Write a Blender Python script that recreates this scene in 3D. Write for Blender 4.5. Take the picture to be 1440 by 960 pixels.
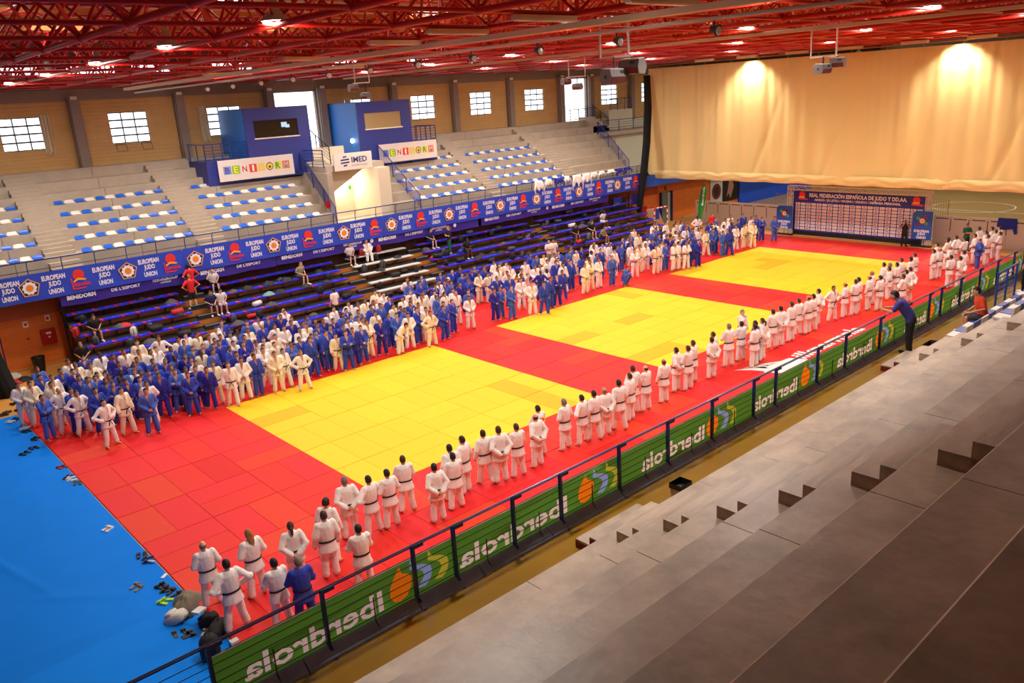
import bpy, bmesh, math, random
from mathutils import Vector, Matrix

SC = bpy.context.scene
for o in list(bpy.data.objects):
    bpy.data.objects.remove(o)
COL = SC.collection
rnd = random.Random(11)
PI = math.pi

# ------------------------------------------------------------------ camera
CF = 1134.81357
CC = Vector((-5.07861, -29.94984, 11.06812))
YAW, PITCH, ROLL = 0.85097, -0.29591, -0.06126
_f = Vector((math.cos(YAW)*math.cos(PITCH), math.sin(YAW)*math.cos(PITCH), math.sin(PITCH)))
_r0 = Vector((math.sin(YAW), -math.cos(YAW), 0))
_u0 = _r0.cross(_f)
_r = _r0*math.cos(ROLL) + _u0*math.sin(ROLL)
_u = -_r0*math.sin(ROLL) + _u0*math.cos(ROLL)
cam_d = bpy.data.cameras.new('camera')
cam_d.sensor_width = 36.0
cam_d.lens = CF/1440*36.0
cam_d.clip_end = 400
cam = bpy.data.objects.new('camera', cam_d)
COL.objects.link(cam)
M = Matrix.Identity(4)
for i in range(3):
    M[i][0], M[i][1], M[i][2], M[i][3] = _r[i], _u[i], -_f[i], CC[i]
cam.matrix_world = M
SC.camera = cam

def un(px, py, axis, v):
    """photo pixel -> point on the plane axis = v"""
    d = _f + _r*((px-720)/CF) + _u*((480-py)/CF)
    return CC + d*((v-CC[axis])/d[axis])

# ------------------------------------------------------------------ view + world + main lights
SC.view_settings.view_transform = 'Standard'
SC.view_settings.look = 'None'
SC.view_settings.gamma = 1.0
SC.view_settings.use_curve_mapping = False
SC.view_settings.exposure = 0.28
W = bpy.data.worlds.new('world')
SC.world = W
W.use_nodes = True
W.node_tree.nodes['Background'].inputs[0].default_value = (0.80, 0.88, 1.0, 1)
W.node_tree.nodes['Background'].inputs[1].default_value = 1.0

LAMP_W = 1.0          # scale of the hall floodlights
CURTAIN_W = 330.0    # each curtain wash lamp
SKY_E = 7.0          # roof light panels
WIN_E = 2.2          # daylight in the window panes

# ------------------------------------------------------------------ helpers
def lin(c):
    return tuple(((v/255)/12.92 if v/255 <= 0.04045 else ((v/255+0.055)/1.055)**2.4) for v in c) + (1.0,)

_mats = {}
def mat(name, rgb, rough=0.7, metal=0.0, spec=0.5, var=0.0, vscale=3.0, bump=0.0, bscale=20.0, emit=None, es=1.0, wave=None, stretch=None):
    if name in _mats:
        return _mats[name]
    m = bpy.data.materials.new(name)
    m.use_nodes = True
    nt = m.node_tree
    b = nt.nodes['Principled BSDF']
    c = lin(rgb)
    b.inputs['Base Color'].default_value = c
    b.inputs['Roughness'].default_value = rough
    b.inputs['Metallic'].default_value = metal
    b.inputs['Specular IOR Level'].default_value = spec
    tc = None
    if var > 0 or bump > 0 or wave:
        tc = nt.nodes.new('ShaderNodeTexCoord')
        src = tc.outputs['Object']
        if stretch:
            mp = nt.nodes.new('ShaderNodeMapping')
            mp.inputs['Scale'].default_value = stretch
            nt.links.new(src, mp.inputs['Vector'])
            src = mp.outputs['Vector']
    if var > 0:
        n = nt.nodes.new('ShaderNodeTexNoise')
        n.inputs['Scale'].default_value = vscale
        n.inputs['Detail'].default_value = 5
        n.inputs['Roughness'].default_value = 0.65
        nt.links.new(src, n.inputs['Vector'])
        r = nt.nodes.new('ShaderNodeValToRGB')
        r.color_ramp.elements[0].position = 0.3
        r.color_ramp.elements[1].position = 0.72
        r.color_ramp.elements[0].color = tuple(v*(1-var) for v in c[:3]) + (1,)
        r.color_ramp.elements[1].color = tuple(min(1, v*(1+var)) for v in c[:3]) + (1,)
        nt.links.new(n.outputs['Fac'], r.inputs['Fac'])
        nt.links.new(r.outputs['Color'], b.inputs['Base Color'])
    if bump > 0:
        if wave:
            n2 = nt.nodes.new('ShaderNodeTexWave')
            n2.inputs['Scale'].default_value = bscale
            n2.bands_direction = wave
            h = n2.outputs['Fac']
        else:
            n2 = nt.nodes.new('ShaderNodeTexNoise')
            n2.inputs['Scale'].default_value = bscale
            n2.inputs['Detail'].default_value = 3
            h = n2.outputs['Fac']
        nt.links.new(src, n2.inputs['Vector'])
        bp = nt.nodes.new('ShaderNodeBump')
        bp.inputs['Strength'].default_value = bump
        bp.inputs['Distance'].default_value = 0.05
        nt.links.new(h, bp.inputs['Height'])
        nt.links.new(bp.outputs['Normal'], b.inputs['Normal'])
    if emit:
        b.inputs['Emission Color'].default_value = lin(emit)
        b.inputs['Emission Strength'].default_value = es
    _mats[name] = m
    return m

def thin_mat(name, rgb, rough=0.6, trans=0.6):
    """thin cloth that lets light through from behind"""
    m = mat(name, rgb, rough, var=0.10, vscale=0.8)
    nt = m.node_tree
    b = nt.nodes['Principled BSDF']; out = nt.nodes['Material Output']
    t = nt.nodes.new('ShaderNodeBsdfTranslucent'); mx = nt.nodes.new('ShaderNodeMixShader')
    t.inputs['Color'].default_value = lin(rgb)
    mx.inputs[0].default_value = trans
    nt.links.new(b.outputs[0], mx.inputs[1]); nt.links.new(t.outputs[0], mx.inputs[2]); nt.links.new(mx.outputs[0], out.inputs['Surface'])
    return m

class MB:
    """collects geometry for one mesh"""
    def __init__(s):
        s.v = []; s.f = []; s.m = []
    def add(s, vs, fs, mi=0):
        o = len(s.v)
        s.v += [tuple(p) for p in vs]
        s.f += [tuple(i+o for i in f) for f in fs]
        s.m += [mi]*len(fs)
        return s
    def box(s, x0, x1, y0, y1, z0, z1, mi=0):
        vs = [(x, y, z) for z in (z0, z1) for y in (y0, y1) for x in (x0, x1)]
        return s.add(vs, [(0, 2, 3, 1), (4, 5, 7, 6), (0, 1, 5, 4), (2, 6, 7, 3), (0, 4, 6, 2), (1, 3, 7, 5)], mi)
    def prism(s, poly, d, mi=0):
        """poly: 3-D outline; d: extrusion vector"""
        n = len(poly); d = Vector(d)
        a = [Vector(p) for p in poly]
        nrm = Vector((0, 0, 0))
        for i in range(n):
            nrm += a[i].cross(a[(i+1) % n])
        if nrm.dot(d) > 0:
            a.reverse()
        vs = a + [p+d for p in a]
        fs = [tuple(range(n)), tuple(range(2*n-1, n-1, -1))]
        for i in range(n):
            j = (i+1) % n
            fs.append((i, i+n, j+n, j))
        return s.add(vs, fs, mi)
    def tube(s, pts, r, n=8, mi=0, caps=True, flat=None):
        pts = [Vector(p) for p in pts]
        k = len(pts)
        if not isinstance(r, (list, tuple)):
            r = [r]*k
        vs = []
        prev = None
        for i, p in enumerate(pts):
            if i == 0: t = pts[1]-pts[0]
            elif i == k-1: t = pts[-1]-pts[-2]
            else: t = (pts[i+1]-pts[i]).normalized() + (pts[i]-pts[i-1]).normalized()
            t.normalize()
            if prev is None:
                ref = Vector((0, 0, 1)) if abs(t.z) < 0.9 else Vector((1, 0, 0))
                a = t.cross(ref).normalized()
            else:
                a = (prev - t*prev.dot(t)).normalized()
            prev = a
            b = t.cross(a)
            for q in range(n):
                an = 2*PI*q/n
                vs.append(p + (a*math.cos(an) + b*math.sin(an)*(flat or 1.0))*r[i])
        fs = []
        for i in range(k-1):
            for q in range(n):
                w = (q+1) % n
                fs.append((i*n+q, i*n+w, (i+1)*n+w, (i+1)*n+q))
        if caps:
            fs.append(tuple(range(n-1, -1, -1)))
            fs.append(tuple((k-1)*n+q for q in range(n)))
        return s.add(vs, fs, mi)
    def ell(s, c, r, nu=12, nv=8, mi=0, mtx=None):
        c = Vector(c); vs = []; fs = []
        def tr(p):
            p = Vector(p)
            return c + (mtx @ p if mtx else p)
        vs.append(tr((0, 0, -r[2])))
        for j in range(1, nv):
            t = PI*j/nv - PI/2
            for i in range(nu):
                a = 2*PI*i/nu
                vs.append(tr((r[0]*math.cos(t)*math.cos(a), r[1]*math.cos(t)*math.sin(a), r[2]*math.sin(t))))
        vs.append(tr((0, 0, r[2])))
        top = len(vs)-1
        for i in range(nu):
            k = (i+1) % nu
            fs.append((0, 1+k, 1+i))
            for j in range(nv-2):
                a = 1+j*nu
                fs.append((a+i, a+k, a+nu+k, a+nu+i))
            a = 1+(nv-2)*nu
            fs.append((a+i, a+k, top))
        return s.add(vs, fs, mi)
    def rings(s, rings, mi=0, caps=True):
        """loft closed rings of equal count"""
        n = len(rings[0]); vs = [p for r in rings for p in r]; fs = []
        for i in range(len(rings)-1):
            for q in range(n):
                w = (q+1) % n
                fs.append((i*n+q, i*n+w, (i+1)*n+w, (i+1)*n+q))
        if caps:
            fs.append(tuple(range(n-1, -1, -1)))
            fs.append(tuple((len(rings)-1)*n+q for q in range(n)))
        return s.add(vs, fs, mi)
    def mesh(s, name, mats=(), smooth=False):
        me = bpy.data.meshes.new(name)
        me.from_pydata(s.v, [], s.f)
        for m in mats:
            me.materials.append(m)
        if len(mats) > 1:
            me.polygons.foreach_set('material_index', s.m)
        if smooth:
            me.polygons.foreach_set('use_smooth', [True]*len(s.f))
        me.update()
        return me
    def build(s, name, mats, parent=None, smooth=False, loc=None):
        if not isinstance(mats, (list, tuple)):
            mats = [mats]
        return link(name, s.mesh(name, mats, smooth), parent, loc)

def link(name, me, parent=None, loc=None, rot=None, scale=None):
    o = bpy.data.objects.new(name, me)
    COL.objects.link(o)
    if parent: o.parent = parent
    if loc is not None: o.location = loc
    if rot is not None: o.rotation_euler = rot
    if scale is not None: o.scale = scale if isinstance(scale, (tuple, list, Vector)) else (scale,)*3
    return o
def tag(o, label=None, cat=None, group=None, kind=None):
    if label: o['label'] = label
    if cat: o['category'] = cat
    if group: o['group'] = group
    if kind: o['kind'] = kind
    return o
def empty(name, loc=(0, 0, 0), rz=0):
    o = bpy.data.objects.new(name, None)
    o.empty_display_size = 0.2
    COL.objects.link(o)
    o.location = loc
    o.rotation_euler = (0, 0, rz)
    return o
def struct(o):
    o['kind'] = 'structure'
    return o
def copy_tree(o, parent=None):
    c = o.copy(); COL.objects.link(c)
    if parent: c.parent = parent
    for ch in o.children:
        copy_tree(ch, c)
    return c
def slot(o, i, m):
    o.material_slots[i].link = 'OBJECT'
    o.material_slots[i].material = m

_tc = {}
def text_mb(body, size, bold=0.0, align='CENTER', depth=0.0, width=None, mirror=False, spacing=1.0, shear=0.0):
    """lettering as flat mesh geometry in the local XY plane, centred"""
    cu = bpy.data.curves.new('lettering', 'FONT')
    cu.body = body; cu.size = size; cu.align_x = align; cu.align_y = 'CENTER'
    cu.offset = bold; cu.resolution_u = 2; cu.space_character = spacing; cu.shear = shear
    o = bpy.data.objects.new('lettering_tmp', cu)
    COL.objects.link(o)
    dg = bpy.context.evaluated_depsgraph_get()
    me = bpy.data.meshes.new_from_object(o.evaluated_get(dg))
    vs = [v.co.copy() for v in me.vertices]
    fs = [tuple(p.vertices) for p in me.polygons]
    bpy.data.objects.remove(o); bpy.data.curves.remove(cu); bpy.data.meshes.remove(me)
    if vs and width:
        x0 = min(v.x for v in vs); x1 = max(v.x for v in vs)
        k = width/(x1-x0)
        for v in vs: v.x *= k
    if vs:
        xs = [v.x for v in vs]; ys = [v.y for v in vs]
        cx = (max(xs)+min(xs))/2 if align == 'CENTER' else 0
        cy = (max(ys)+min(ys))/2
        for v in vs: v.x -= cx; v.y -= cy
    if mirror:
        for v in vs: v.x = -v.x
        fs = [f[::-1] for f in fs]
    return vs, fs
def put_text(mb, t, M4, mi=0):
    mb.add([M4 @ v for v in t[0]], t[1], mi)
def cutout(x0, x1, y0, y1, holes):
    """flat sheet in XY with openings; holes: list of curve data or outlines"""
    cu = bpy.data.curves.new('sheet', 'CURVE'); cu.dimensions = '2D'; cu.fill_mode = 'BOTH'; cu.resolution_u = 2
    def poly(pts):
        s = cu.splines.new('POLY'); s.points.add(len(pts)-1); s.use_cyclic_u = True
        for q, p in zip(s.points, pts): q.co = (p[0], p[1], 0, 1)
    n = max(2, int((x1-x0)/.25))
    poly([(x0+(x1-x0)*k/n, y0) for k in range(n+1)]+[(x1-(x1-x0)*k/n, y1) for k in range(n+1)])
    for h in holes: poly(h)
    o = bpy.data.objects.new('sheet_tmp', cu); COL.objects.link(o)
    dg = bpy.context.evaluated_depsgraph_get()
    me = bpy.data.meshes.new_from_object(o.evaluated_get(dg))
    r = ([v.co.copy() for v in me.vertices], [tuple(p.vertices) for p in me.polygons])
    bpy.data.objects.remove(o); bpy.data.curves.remove(cu); bpy.data.meshes.remove(me)
    return r
def outlines(t):
    """boundary loops of flat lettering geometry"""
    vs, fs = t
    ids = {}; rep = []
    for v in vs:
        k = (round(v.x, 5), round(v.y, 5)); ids.setdefault(k, len(ids)); rep.append(ids[k])
    pos = {i: k for k, i in ids.items()}
    cnt = {}
    for f in fs:
        for a, b in zip(f, f[1:]+f[:1]):
            a, b = rep[a], rep[b]
            if (b, a) in cnt: del cnt[(b, a)]
            else: cnt[(a, b)] = 1
    nxt = {a: b for a, b in cnt}
    loops = []
    while nxt:
        s = next(iter(nxt)); lp = []
        while s in nxt:
            lp.append(pos[s]); s = nxt.pop(s)
        if len(lp) > 2: loops.append(lp)
    return loops
def on_wall_y(x, y, z):      # reads from the -y side
    return Matrix.Translation((x, y, z)) @ Matrix.Rotation(PI/2, 4, 'X')
def on_wall_x(x, y, z):      # reads from the -x side
    return Matrix.Translation((x, y, z)) @ Matrix.Rotation(-PI/2, 4, 'Z') @ Matrix.Rotation(PI/2, 4, 'X')

# colours used in many places
WHITE = mat('white_paint', (236, 230, 222), 0.6)
BLACK = mat('black_metal', (16, 16, 18), 0.5)
BLUE_RAIL = mat('blue_rail_paint', (24, 44, 122), 0.45)
CONC = mat('concrete_left', (176, 160, 142), 0.75, var=0.10, vscale=1.2, bump=0.15, bscale=8)
CONC_R = mat('concrete_right', (168, 146, 126), 0.42, spec=0.45, var=0.30, vscale=1.3, bump=0.15, bscale=5)
PLY = mat('orange_plywood', (216, 108, 30), 0.5, var=0.12, vscale=1.5, bump=0.05, bscale=30, stretch=(1, 1, 4))
STEEL = mat('galvanised_steel', (170, 166, 160), 0.4, metal=0.6)
RED_STEEL = mat('red_steel', (186, 22, 12), 0.42)
# ================================================================== THE HALL
# ---- floor, tarpaulin, mats
FLOORZ = -0.04
WOODF = mat('sports_floor_wood', (212, 148, 70), 0.35, var=0.06, vscale=0.6, stretch=(0.3, 3, 1))
FARF = mat('far_floor', (150, 120, 70), 0.3, var=0.05, vscale=0.5)
struct(MB().box(-14, 51.4, -22, 12.8, FLOORZ-0.2, FLOORZ).build('floor', WOODF))
fl2 = struct(MB().box(51.4, 105, -36, 12.8, FLOORZ-0.2, FLOORZ).build('floor', FARF))
mbl = MB()
for (a, b) in (((55, 9, 0), (100, 9, 0)), ((55, -20, 0), (100, -20, 0)), ((58, -20, 0), (58, 9, 0)), ((78, -20, 0), (78, 9, 0)), ((66, -12, 0), (66, 2, 0))):
    a = Vector(a); b = Vector(b); d = (b-a).normalized(); n = Vector((-d.y, d.x, 0))*0.05
    z = Vector((0, 0, FLOORZ+0.004))
    mbl.add([a-n+z, b-n+z, b+n+z, a+n+z], [(0, 1, 2, 3)])
ring = []
for i in range(40):
    t = 2*PI*i/40
    for r in (3.0, 3.08):
        ring.append((68+r*math.cos(t), -5.5+r*math.sin(t), FLOORZ+0.004))
mbl.add(ring, [(2*i, 2*i+1, (2*i+3) % 80, (2*i+2) % 80) for i in range(40)])
mbl.build('court_lines', mat('line_paint', (205, 200, 190), 0.6), fl2)

# blue tarpaulin with soft creases
TARP = mat('blue_tarpaulin', (0, 122, 230), 0.75, spec=0.12, var=0.05, vscale=0.5, bump=0.05, bscale=3)
def crease(x, y):
    h = 0.0
    for (ax, ay, bx, by, amp, w) in ((-3.6, -4.0, -2.3, -9.5, .035, .10), (-3.0, -8.8, -0.6, -11.0, .028, .14), (-5.5, 0, -4.4, -4.5, .030, .12),
                                     (-1.2, -2.0, -1.7, -6.0, .016, .22), (-3.9, -11.5, -1.2, -11.6, .024, .12), (-2.2, -1.2, -2.8, -3.2, .018, .12), (-6.5, -6, -4, -13, .03, .12)):
        dx, dy = bx-ax, by-ay
        t = max(0, min(1, ((x-ax)*dx+(y-ay)*dy)/(dx*dx+dy*dy)))
        d = math.hypot(x-ax-t*dx, y-ay-t*dy)
        h += amp*math.exp(-(d/w)**2)*math.sin(PI*min(1, max(0, t*0.9+0.05)))
    return h + 0.006*math.sin(1.3*x+0.4*y)*math.sin(0.9*y-0.3*x)
nx, ny = 150, 300
vs = []; fs = []
for j in range(ny+1):
    for i in range(nx+1):
        x = -12.0 + 11.97*i/nx; y = -20.5 + 26.7*j/ny
        vs.append((x, y, FLOORZ+0.014+crease(x, y)))
for j in range(ny):
    for i in range(nx):
        a = j*(nx+1)+i
        fs.append((a, a+1, a+nx+2, a+nx+1))
tp = MB().add(vs, fs).build('tarpaulin', TARP, smooth=True)
tag(tp, 'large blue tarpaulin creased on the floor beside the red mats', 'tarpaulin')
# taped overlap of a second sheet
ov = MB().add([(-5.2, -12.4, FLOORZ+0.031), (-0.1, -11.9, FLOORZ+0.031), (-0.1, -20.0, FLOORZ+0.031), (-2.2, -20.0, FLOORZ+0.031)], [(3, 2, 1, 0)])
ov.build('overlap_sheet', mat('blue_tarpaulin_sheet', (0, 128, 236), 0.75, spec=0.12), tp)

REDS = [mat('red_mat_a', (222, 36, 24), 0.62, spec=0.3, bump=0.03, bscale=90), mat('red_mat_b', (224, 30, 34), 0.62, spec=0.3, bump=0.03, bscale=90),
        mat('red_mat_c', (222, 52, 20), 0.62, spec=0.3, bump=0.03, bscale=90), mat('red_mat_d', (214, 20, 16), 0.62, spec=0.3, bump=0.03, bscale=90)]
YELS = [mat('yellow_mat_a', (246, 198, 28), 0.62, spec=0.3, bump=0.03, bscale=90), mat('yellow_mat_b', (244, 194, 24), 0.62, spec=0.3, bump=0.03, bscale=90), mat('yellow_mat_c', (234, 172, 0), 0.62, spec=0.3, bump=0.03, bscale=90)]
xb = [0, 2, 4, 6.0]
def ext(n, step, y):
    for _ in range(n): xb.append(xb[-1]+step); xt.append(y)
xt = [0, 0, 0]
ext(5, 2.03, 1); ext(2, 2.009, 0); ext(5, 2.03, 1); ext(2, 2.009, 0); ext(5, 2.03, 1); ext(2, 2.3, 0)
yb = [6.318, 4.212, 2.106, 0] + [-2.1054*i for i in range(1, 6)] + [-10.527-2.106*i for i in range(1, 4)]
def mat_mesh():
    c = 0.006
    vs = [(0, 0, -.04), (1, 0, -.04), (1, 1, -.04), (0, 1, -.04)]
    m = MB()
    lo = [(c/2, c, -.04), (1-c/2, c, -.04), (1-c/2, 1-c, -.04), (c/2, 1-c, -.04)]
    mid = [(p[0], p[1], -.006) for p in lo]
    hi = [(p[0]+(.003 if p[0] < .5 else -.003), p[1]+(.005 if p[1] < .5 else -.005), 0) for p in lo]
    m.add(lo+mid+hi, [(0, 1, 5, 4), (1, 2, 6, 5), (2, 3, 7, 6), (3, 0, 4, 7), (4, 5, 9, 8), (5, 6, 10, 9), (6, 7, 11, 10), (7, 4, 8, 11), (8, 9, 10, 11)])
    return m
tat = empty('tatami_area', (25, -5, 0))
tag(tat, 'judo mat area of red tatami with three yellow contest squares', 'mat')
mm = mat_mesh().mesh('tatami', [REDS[0]])
mlist = []
mrnd = random.Random(5)
for i in range(len(xb)-1):
    for j in range(len(yb)-1):
        x0, x1, y1, y0 = xb[i], xb[i+1], yb[j], yb[j+1]
        yel = xt[i] == 1 and 3 <= j < 8
        vert = (i+j) % 2 == 0
        if mrnd.random() < 0.2: vert = not vert
        for k in range(2):
            if vert: r = (x0+(x1-x0)*k/2, x0+(x1-x0)*(k+1)/2, y0, y1)
            else: r = (x0, x1, y0+(y1-y0)*k/2, y0+(y1-y0)*(k+1)/2)
            if yel:
                m = YELS[2] if mrnd.random() < 0.05 else YELS[mrnd.randrange(2)]
            else:
                m = REDS[mrnd.choice((0, 1, 1, 2, 0, 3))] if j >= 3 else REDS[mrnd.choice((3, 3, 0, 1))]
            mlist.append((r, m, 2-k))
def msize(e):
    r = e[0]; c = Vector(((r[0]+r[1])/2, (r[2]+r[3])/2, 0)); d = c-CC
    w = d.dot(_f); px = 720+CF*d.dot(_r)/w; py = 480-CF*d.dot(_u)/w
    vis = (0 < px < 1440 and 0 < py < 960 and c.y > -16) and not (c.y > 2.2 and c.x > 3)
    return (0 if vis else 1, w)
mlist.sort(key=msize)
rest = {}
for n, (r, m, k) in enumerate(mlist):
    if n < 300:
        o = link('tatami', mm, tat, (r[0]-25, r[2]+5, 0), None, (r[1]-r[0], r[3]-r[2], 1))
        slot(o, 0, m)
    else:
        rest.setdefault(m.name, (m, MB()))
        base = mat_mesh()
        rest[m.name][1].add([(r[0]+p[0]*(r[1]-r[0])-25, r[2]+p[1]*(r[3]-r[2])+5, p[2]) for p in base.v], base.f)
allm = MB(); ms = []
for i, (m, b) in enumerate(rest.values()):
    ms.append(m); allm.add(b.v, b.f, i)
o = allm.build('tatami_field', ms, tat); o['kind'] = 'stuff'
# white lettering printed on the red mats beside the near banner
mp = MB()
T = text_mb('ilknarmnla', 1.0, 0.02, width=5.4)
put_text(mp, T, Matrix.Translation((27.3-25, -13.95+5, 0.004)))
for k in range(4):
    x = 22.2+0.42*k-25; y = -13.3+5-0.12*k
    mp.add([(x-.55, y+.45, .004), (x+.55, y-.2, .004), (x+.5, y-.75, .004), (x+.1, y-.6, .004), (x-.1, y-.1, .004)], [(4, 3, 2, 1, 0)])
mp.add([(22.1-25, -13.9+5, .0045), (22.5-25, -14.45+5, .0045), (24.6-25, -14.45+5, .0045), (24.3-25, -13.75+5, .0045), (23-25, -13.6+5, .0045)], [(0, 1, 2, 3, 4)])
mp.build('printed_logo', mat('white_print', (235, 228, 222), 0.6), tat)

# ---- left lower wall, upper stand slab
wl = struct(MB().box(-14, 105, 12.7, 13.0, FLOORZ, 3.42).build('wall_left', PLY))
SKIRT = mat('dark_skirting', (40, 26, 14), 0.6)
struct(MB().box(-14, 49.7, 12.64, 12.7, FLOORZ, 0.1).build('baseboard_left', mat('skirting_wood', (200, 130, 60), 0.5)))
struct(MB().box(53.0, 105, 12.64, 12.7, FLOORZ, 0.1).build('baseboard_left', mat('skirting_wood', (200, 130, 60), 0.5)))
slab = struct(MB().box(-14, 105, 11.16, 13.0, 3.42, 4.3).build('trim_1', mat('blue_fascia', (28, 84, 186), 0.5)))
# dado line on the wall
MB().box(-14, 49.5, 12.67, 12.7, 2.45, 3.42).build('upper_band', mat('dark_plywood', (168, 76, 24), 0.5, var=0.1, vscale=2), wl)
# ---- upper back wall with bays
PILX = [-3.4, 2.25, 7.9, 13.55, 19.2, 22.9, 28.55, 34.0, 39.6, 45.3, 48.95, 54.4, 60.0]
BRICK = mat('beige_block_wall', (198, 158, 100), 0.8, var=0.06, vscale=2, bump=0.3, bscale=1.6, wave='Z')
PILM = mat('grey_pillar', (138, 122, 112), 0.8, var=0.06)
backwall = struct(MB().box(-14, 105, 19.55, 19.9, 12.15, 12.75).build('wall_back', PILM))
WINX = {(-3.4, 2.25): None, (2.25, 7.9): (4.2, 6.2), (7.9, 13.55): (9.58, 11.68), (13.55, 19.2): (15.2, 17.3), (19.2, 22.9): 'door', (22.9, 28.55): (24.7, 26.8), (28.55, 34.0): (30.15, 32.25),
        (34.0, 39.6): (35.65, 37.75), (39.6, 45.3): (41.35, 43.45), (45.3, 48.95): 'door', (48.95, 54.4): (50.55, 52.65), (54.4, 60.0): (56.1, 58.2), (60.0, 65.0): None}
DAY = mat('daylit_pane', (240, 246, 255), 0.3, emit=(236, 244, 255), es=WIN_E)
FRAME = mat('window_frame_grey', (70, 76, 84), 0.5)
ZB, ZT, WZ0, WZ1 = 8.4, 12.15, 9.75, 11.42
wn = 0
for (a, b), w in WINX.items():
    m = MB()
    if w is None:
        m.box(a, b, 19.6, 19.85, ZB, ZT)
    elif w == 'door':
        m.box(a, a+.35, 19.6, 19.85, ZB, ZT).box(b-.35, b, 19.6, 19.85, ZB, ZT)
    else:
        m.box(a, w[0], 19.6, 19.85, ZB, ZT).box(w[1], b, 19.6, 19.85, ZB, ZT)
        m.box(w[0], w[1], 19.6, 19.85, ZB, WZ0).box(w[0], w[1], 19.6, 19.85, WZ1, ZT)
    m.build('wall_panel', PILM if w == 'door' else BRICK, backwall)
    if w and w != 'door':
        wn += 1
        win = struct(MB().box(w[0], w[1], 19.62, 19.66, WZ0-.04, WZ0).build('window_%d' % wn, FRAME))
        nc, nr = 3, 4
        cw = (w[1]-w[0])/nc; rh = (WZ1-WZ0)/nr
        for i in range(nc):
            for j in range(nr):
                MB().box(w[0]+i*cw+.03, w[0]+(i+1)*cw-.03, 19.70, 19.72, WZ0+j*rh+.04, WZ0+(j+1)*rh-.04).build('pane', DAY, win)
        fm = MB()
        for i in range(nc+1): fm.box(w[0]+i*cw-.035, w[0]+i*cw+.035, 19.68, 19.74, WZ0, WZ1)
        for j in range(nr+1): fm.box(w[0], w[1], 19.675, 19.745, WZ0+j*rh-.045, WZ0+j*rh+.045)
        fm.build('window_frame', FRAME, win)
        if wn in (2, 4, 5):     # tilted casements standing out below
            for sx in ((0, 2) if wn == 2 else (2,)):
                x = w[0]+sx*cw
                MB().tube([(x+.1, 19.5, WZ0-.05), (x+cw-.05, 19.5, WZ0-.05), (x+cw-.03, 19.42, WZ0-.42), (x+.12, 19.42, WZ0-.42), (x+.1, 19.5, WZ0-.05)], .02, 5).build('casement', FRAME, win)
        if wn in (1, 3, 5):     # torn light curtains
            mc = MB(); cx = w[0]-.05 if wn != 1 else w[1]-.1
            pts = []
            for i in range(13):
                x = cx + (0.5*i/12)*(1 if wn != 3 else -1)
                y = 19.5+.05*math.sin(i*1.7)
                pts.append(((x, y, WZ1+.1), (x+.05*math.sin(i), y-.05, WZ0-.25+.12*math.sin(i*2.1))))
            vv = [p for q in pts for p in q]
            mc.add(vv, [(2*i, 2*i+1, 2*i+3, 2*i+2) for i in range(12)])
            mc.build('torn_curtain', mat('torn_curtain', (206, 190, 160), 0.9), win)
    elif w == 'door':
        wn += 1
        dr = struct(MB().box(a+.35, b-.35, 19.8, 19.84, ZB, ZT).build('door_%d' % wn, mat('door_daylight', (244, 248, 255), 0.3, emit=(240, 246, 255), es=WIN_E*0.8)))
        fm = MB().box(a+.3, a+.4, 19.55, 19.85, ZB, ZT).box(b-.4, b-.3, 19.55, 19.85, ZB, ZT).box(a+.35, b-.35, 19.55, 19.85, ZT-.1, ZT)
        fm.build('door_frame', PILM, dr)
        if wn > 5:
            fr = MB()
            for q in range(5): fr.tube([(a+.4, 19.6, 8.75+.25*q), (b-.4, 19.6, 8.75+.25*q)], .02, 5)
            fr.build('door_railing', BLUE_RAIL, dr)
for i, x in enumerate(PILX):
    p = MB().box(x-.3, x+.3, 19.3, 19.6, ZB-.1, 12.3).box(x-.24, x+.24, 19.2, 19.3, ZB-.1, 12.2)
    p.build('pillar', PILM, backwall)
    sg = MB().box(x-.16, x+.16, 19.16, 19.2, 12.2, 12.36); sg.build('lamp_bracket', WHITE, backwall)
# daylight slots above the back wall
for k, (a, b) in enumerate(((4.8, 6.7), (8.0, 10.5), (11.4, 13.6), (16.0, 18.6), (24, 26.2), (30, 32.6), (36, 38), (41, 44))):
    o = MB().box(a, b, 19.9, 19.93, 13.45, 14.0).build('window_%d' % (20+k), DAY)
    struct(o)
    fm = MB()
    for q in range(6): fm.box(a+(b-a)*q/5-.03, a+(b-a)*q/5+.03, 19.86, 19.92, 13.4, 14.05)
    fm.box(a, b, 19.86, 19.92, 13.70, 13.75)
    fm.build('window_frame', FRAME, o)
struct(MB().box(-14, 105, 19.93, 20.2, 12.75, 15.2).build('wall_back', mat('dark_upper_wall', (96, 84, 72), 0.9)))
struct(MB().box(45, 105, 19.6, 19.9, 3.9, ZB).build('wall_back', mat('cream_end_wall', (206, 200, 176), 0.7)))
# enclosing walls that the camera does not see
CREAM = mat('cream_wall', (160, 140, 116), 0.9)
struct(MB().box(-14.3, -14, -36, 20, FLOORZ, 15.2).build('wall_near', CREAM))
struct(MB().box(-14, 105, -36.3, -36, FLOORZ, 15.2).build('wall_right', CREAM))
struct(MB().box(105, 105.3, -36, 20, FLOORZ, 15.2).build('wall_far', CREAM))

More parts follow.
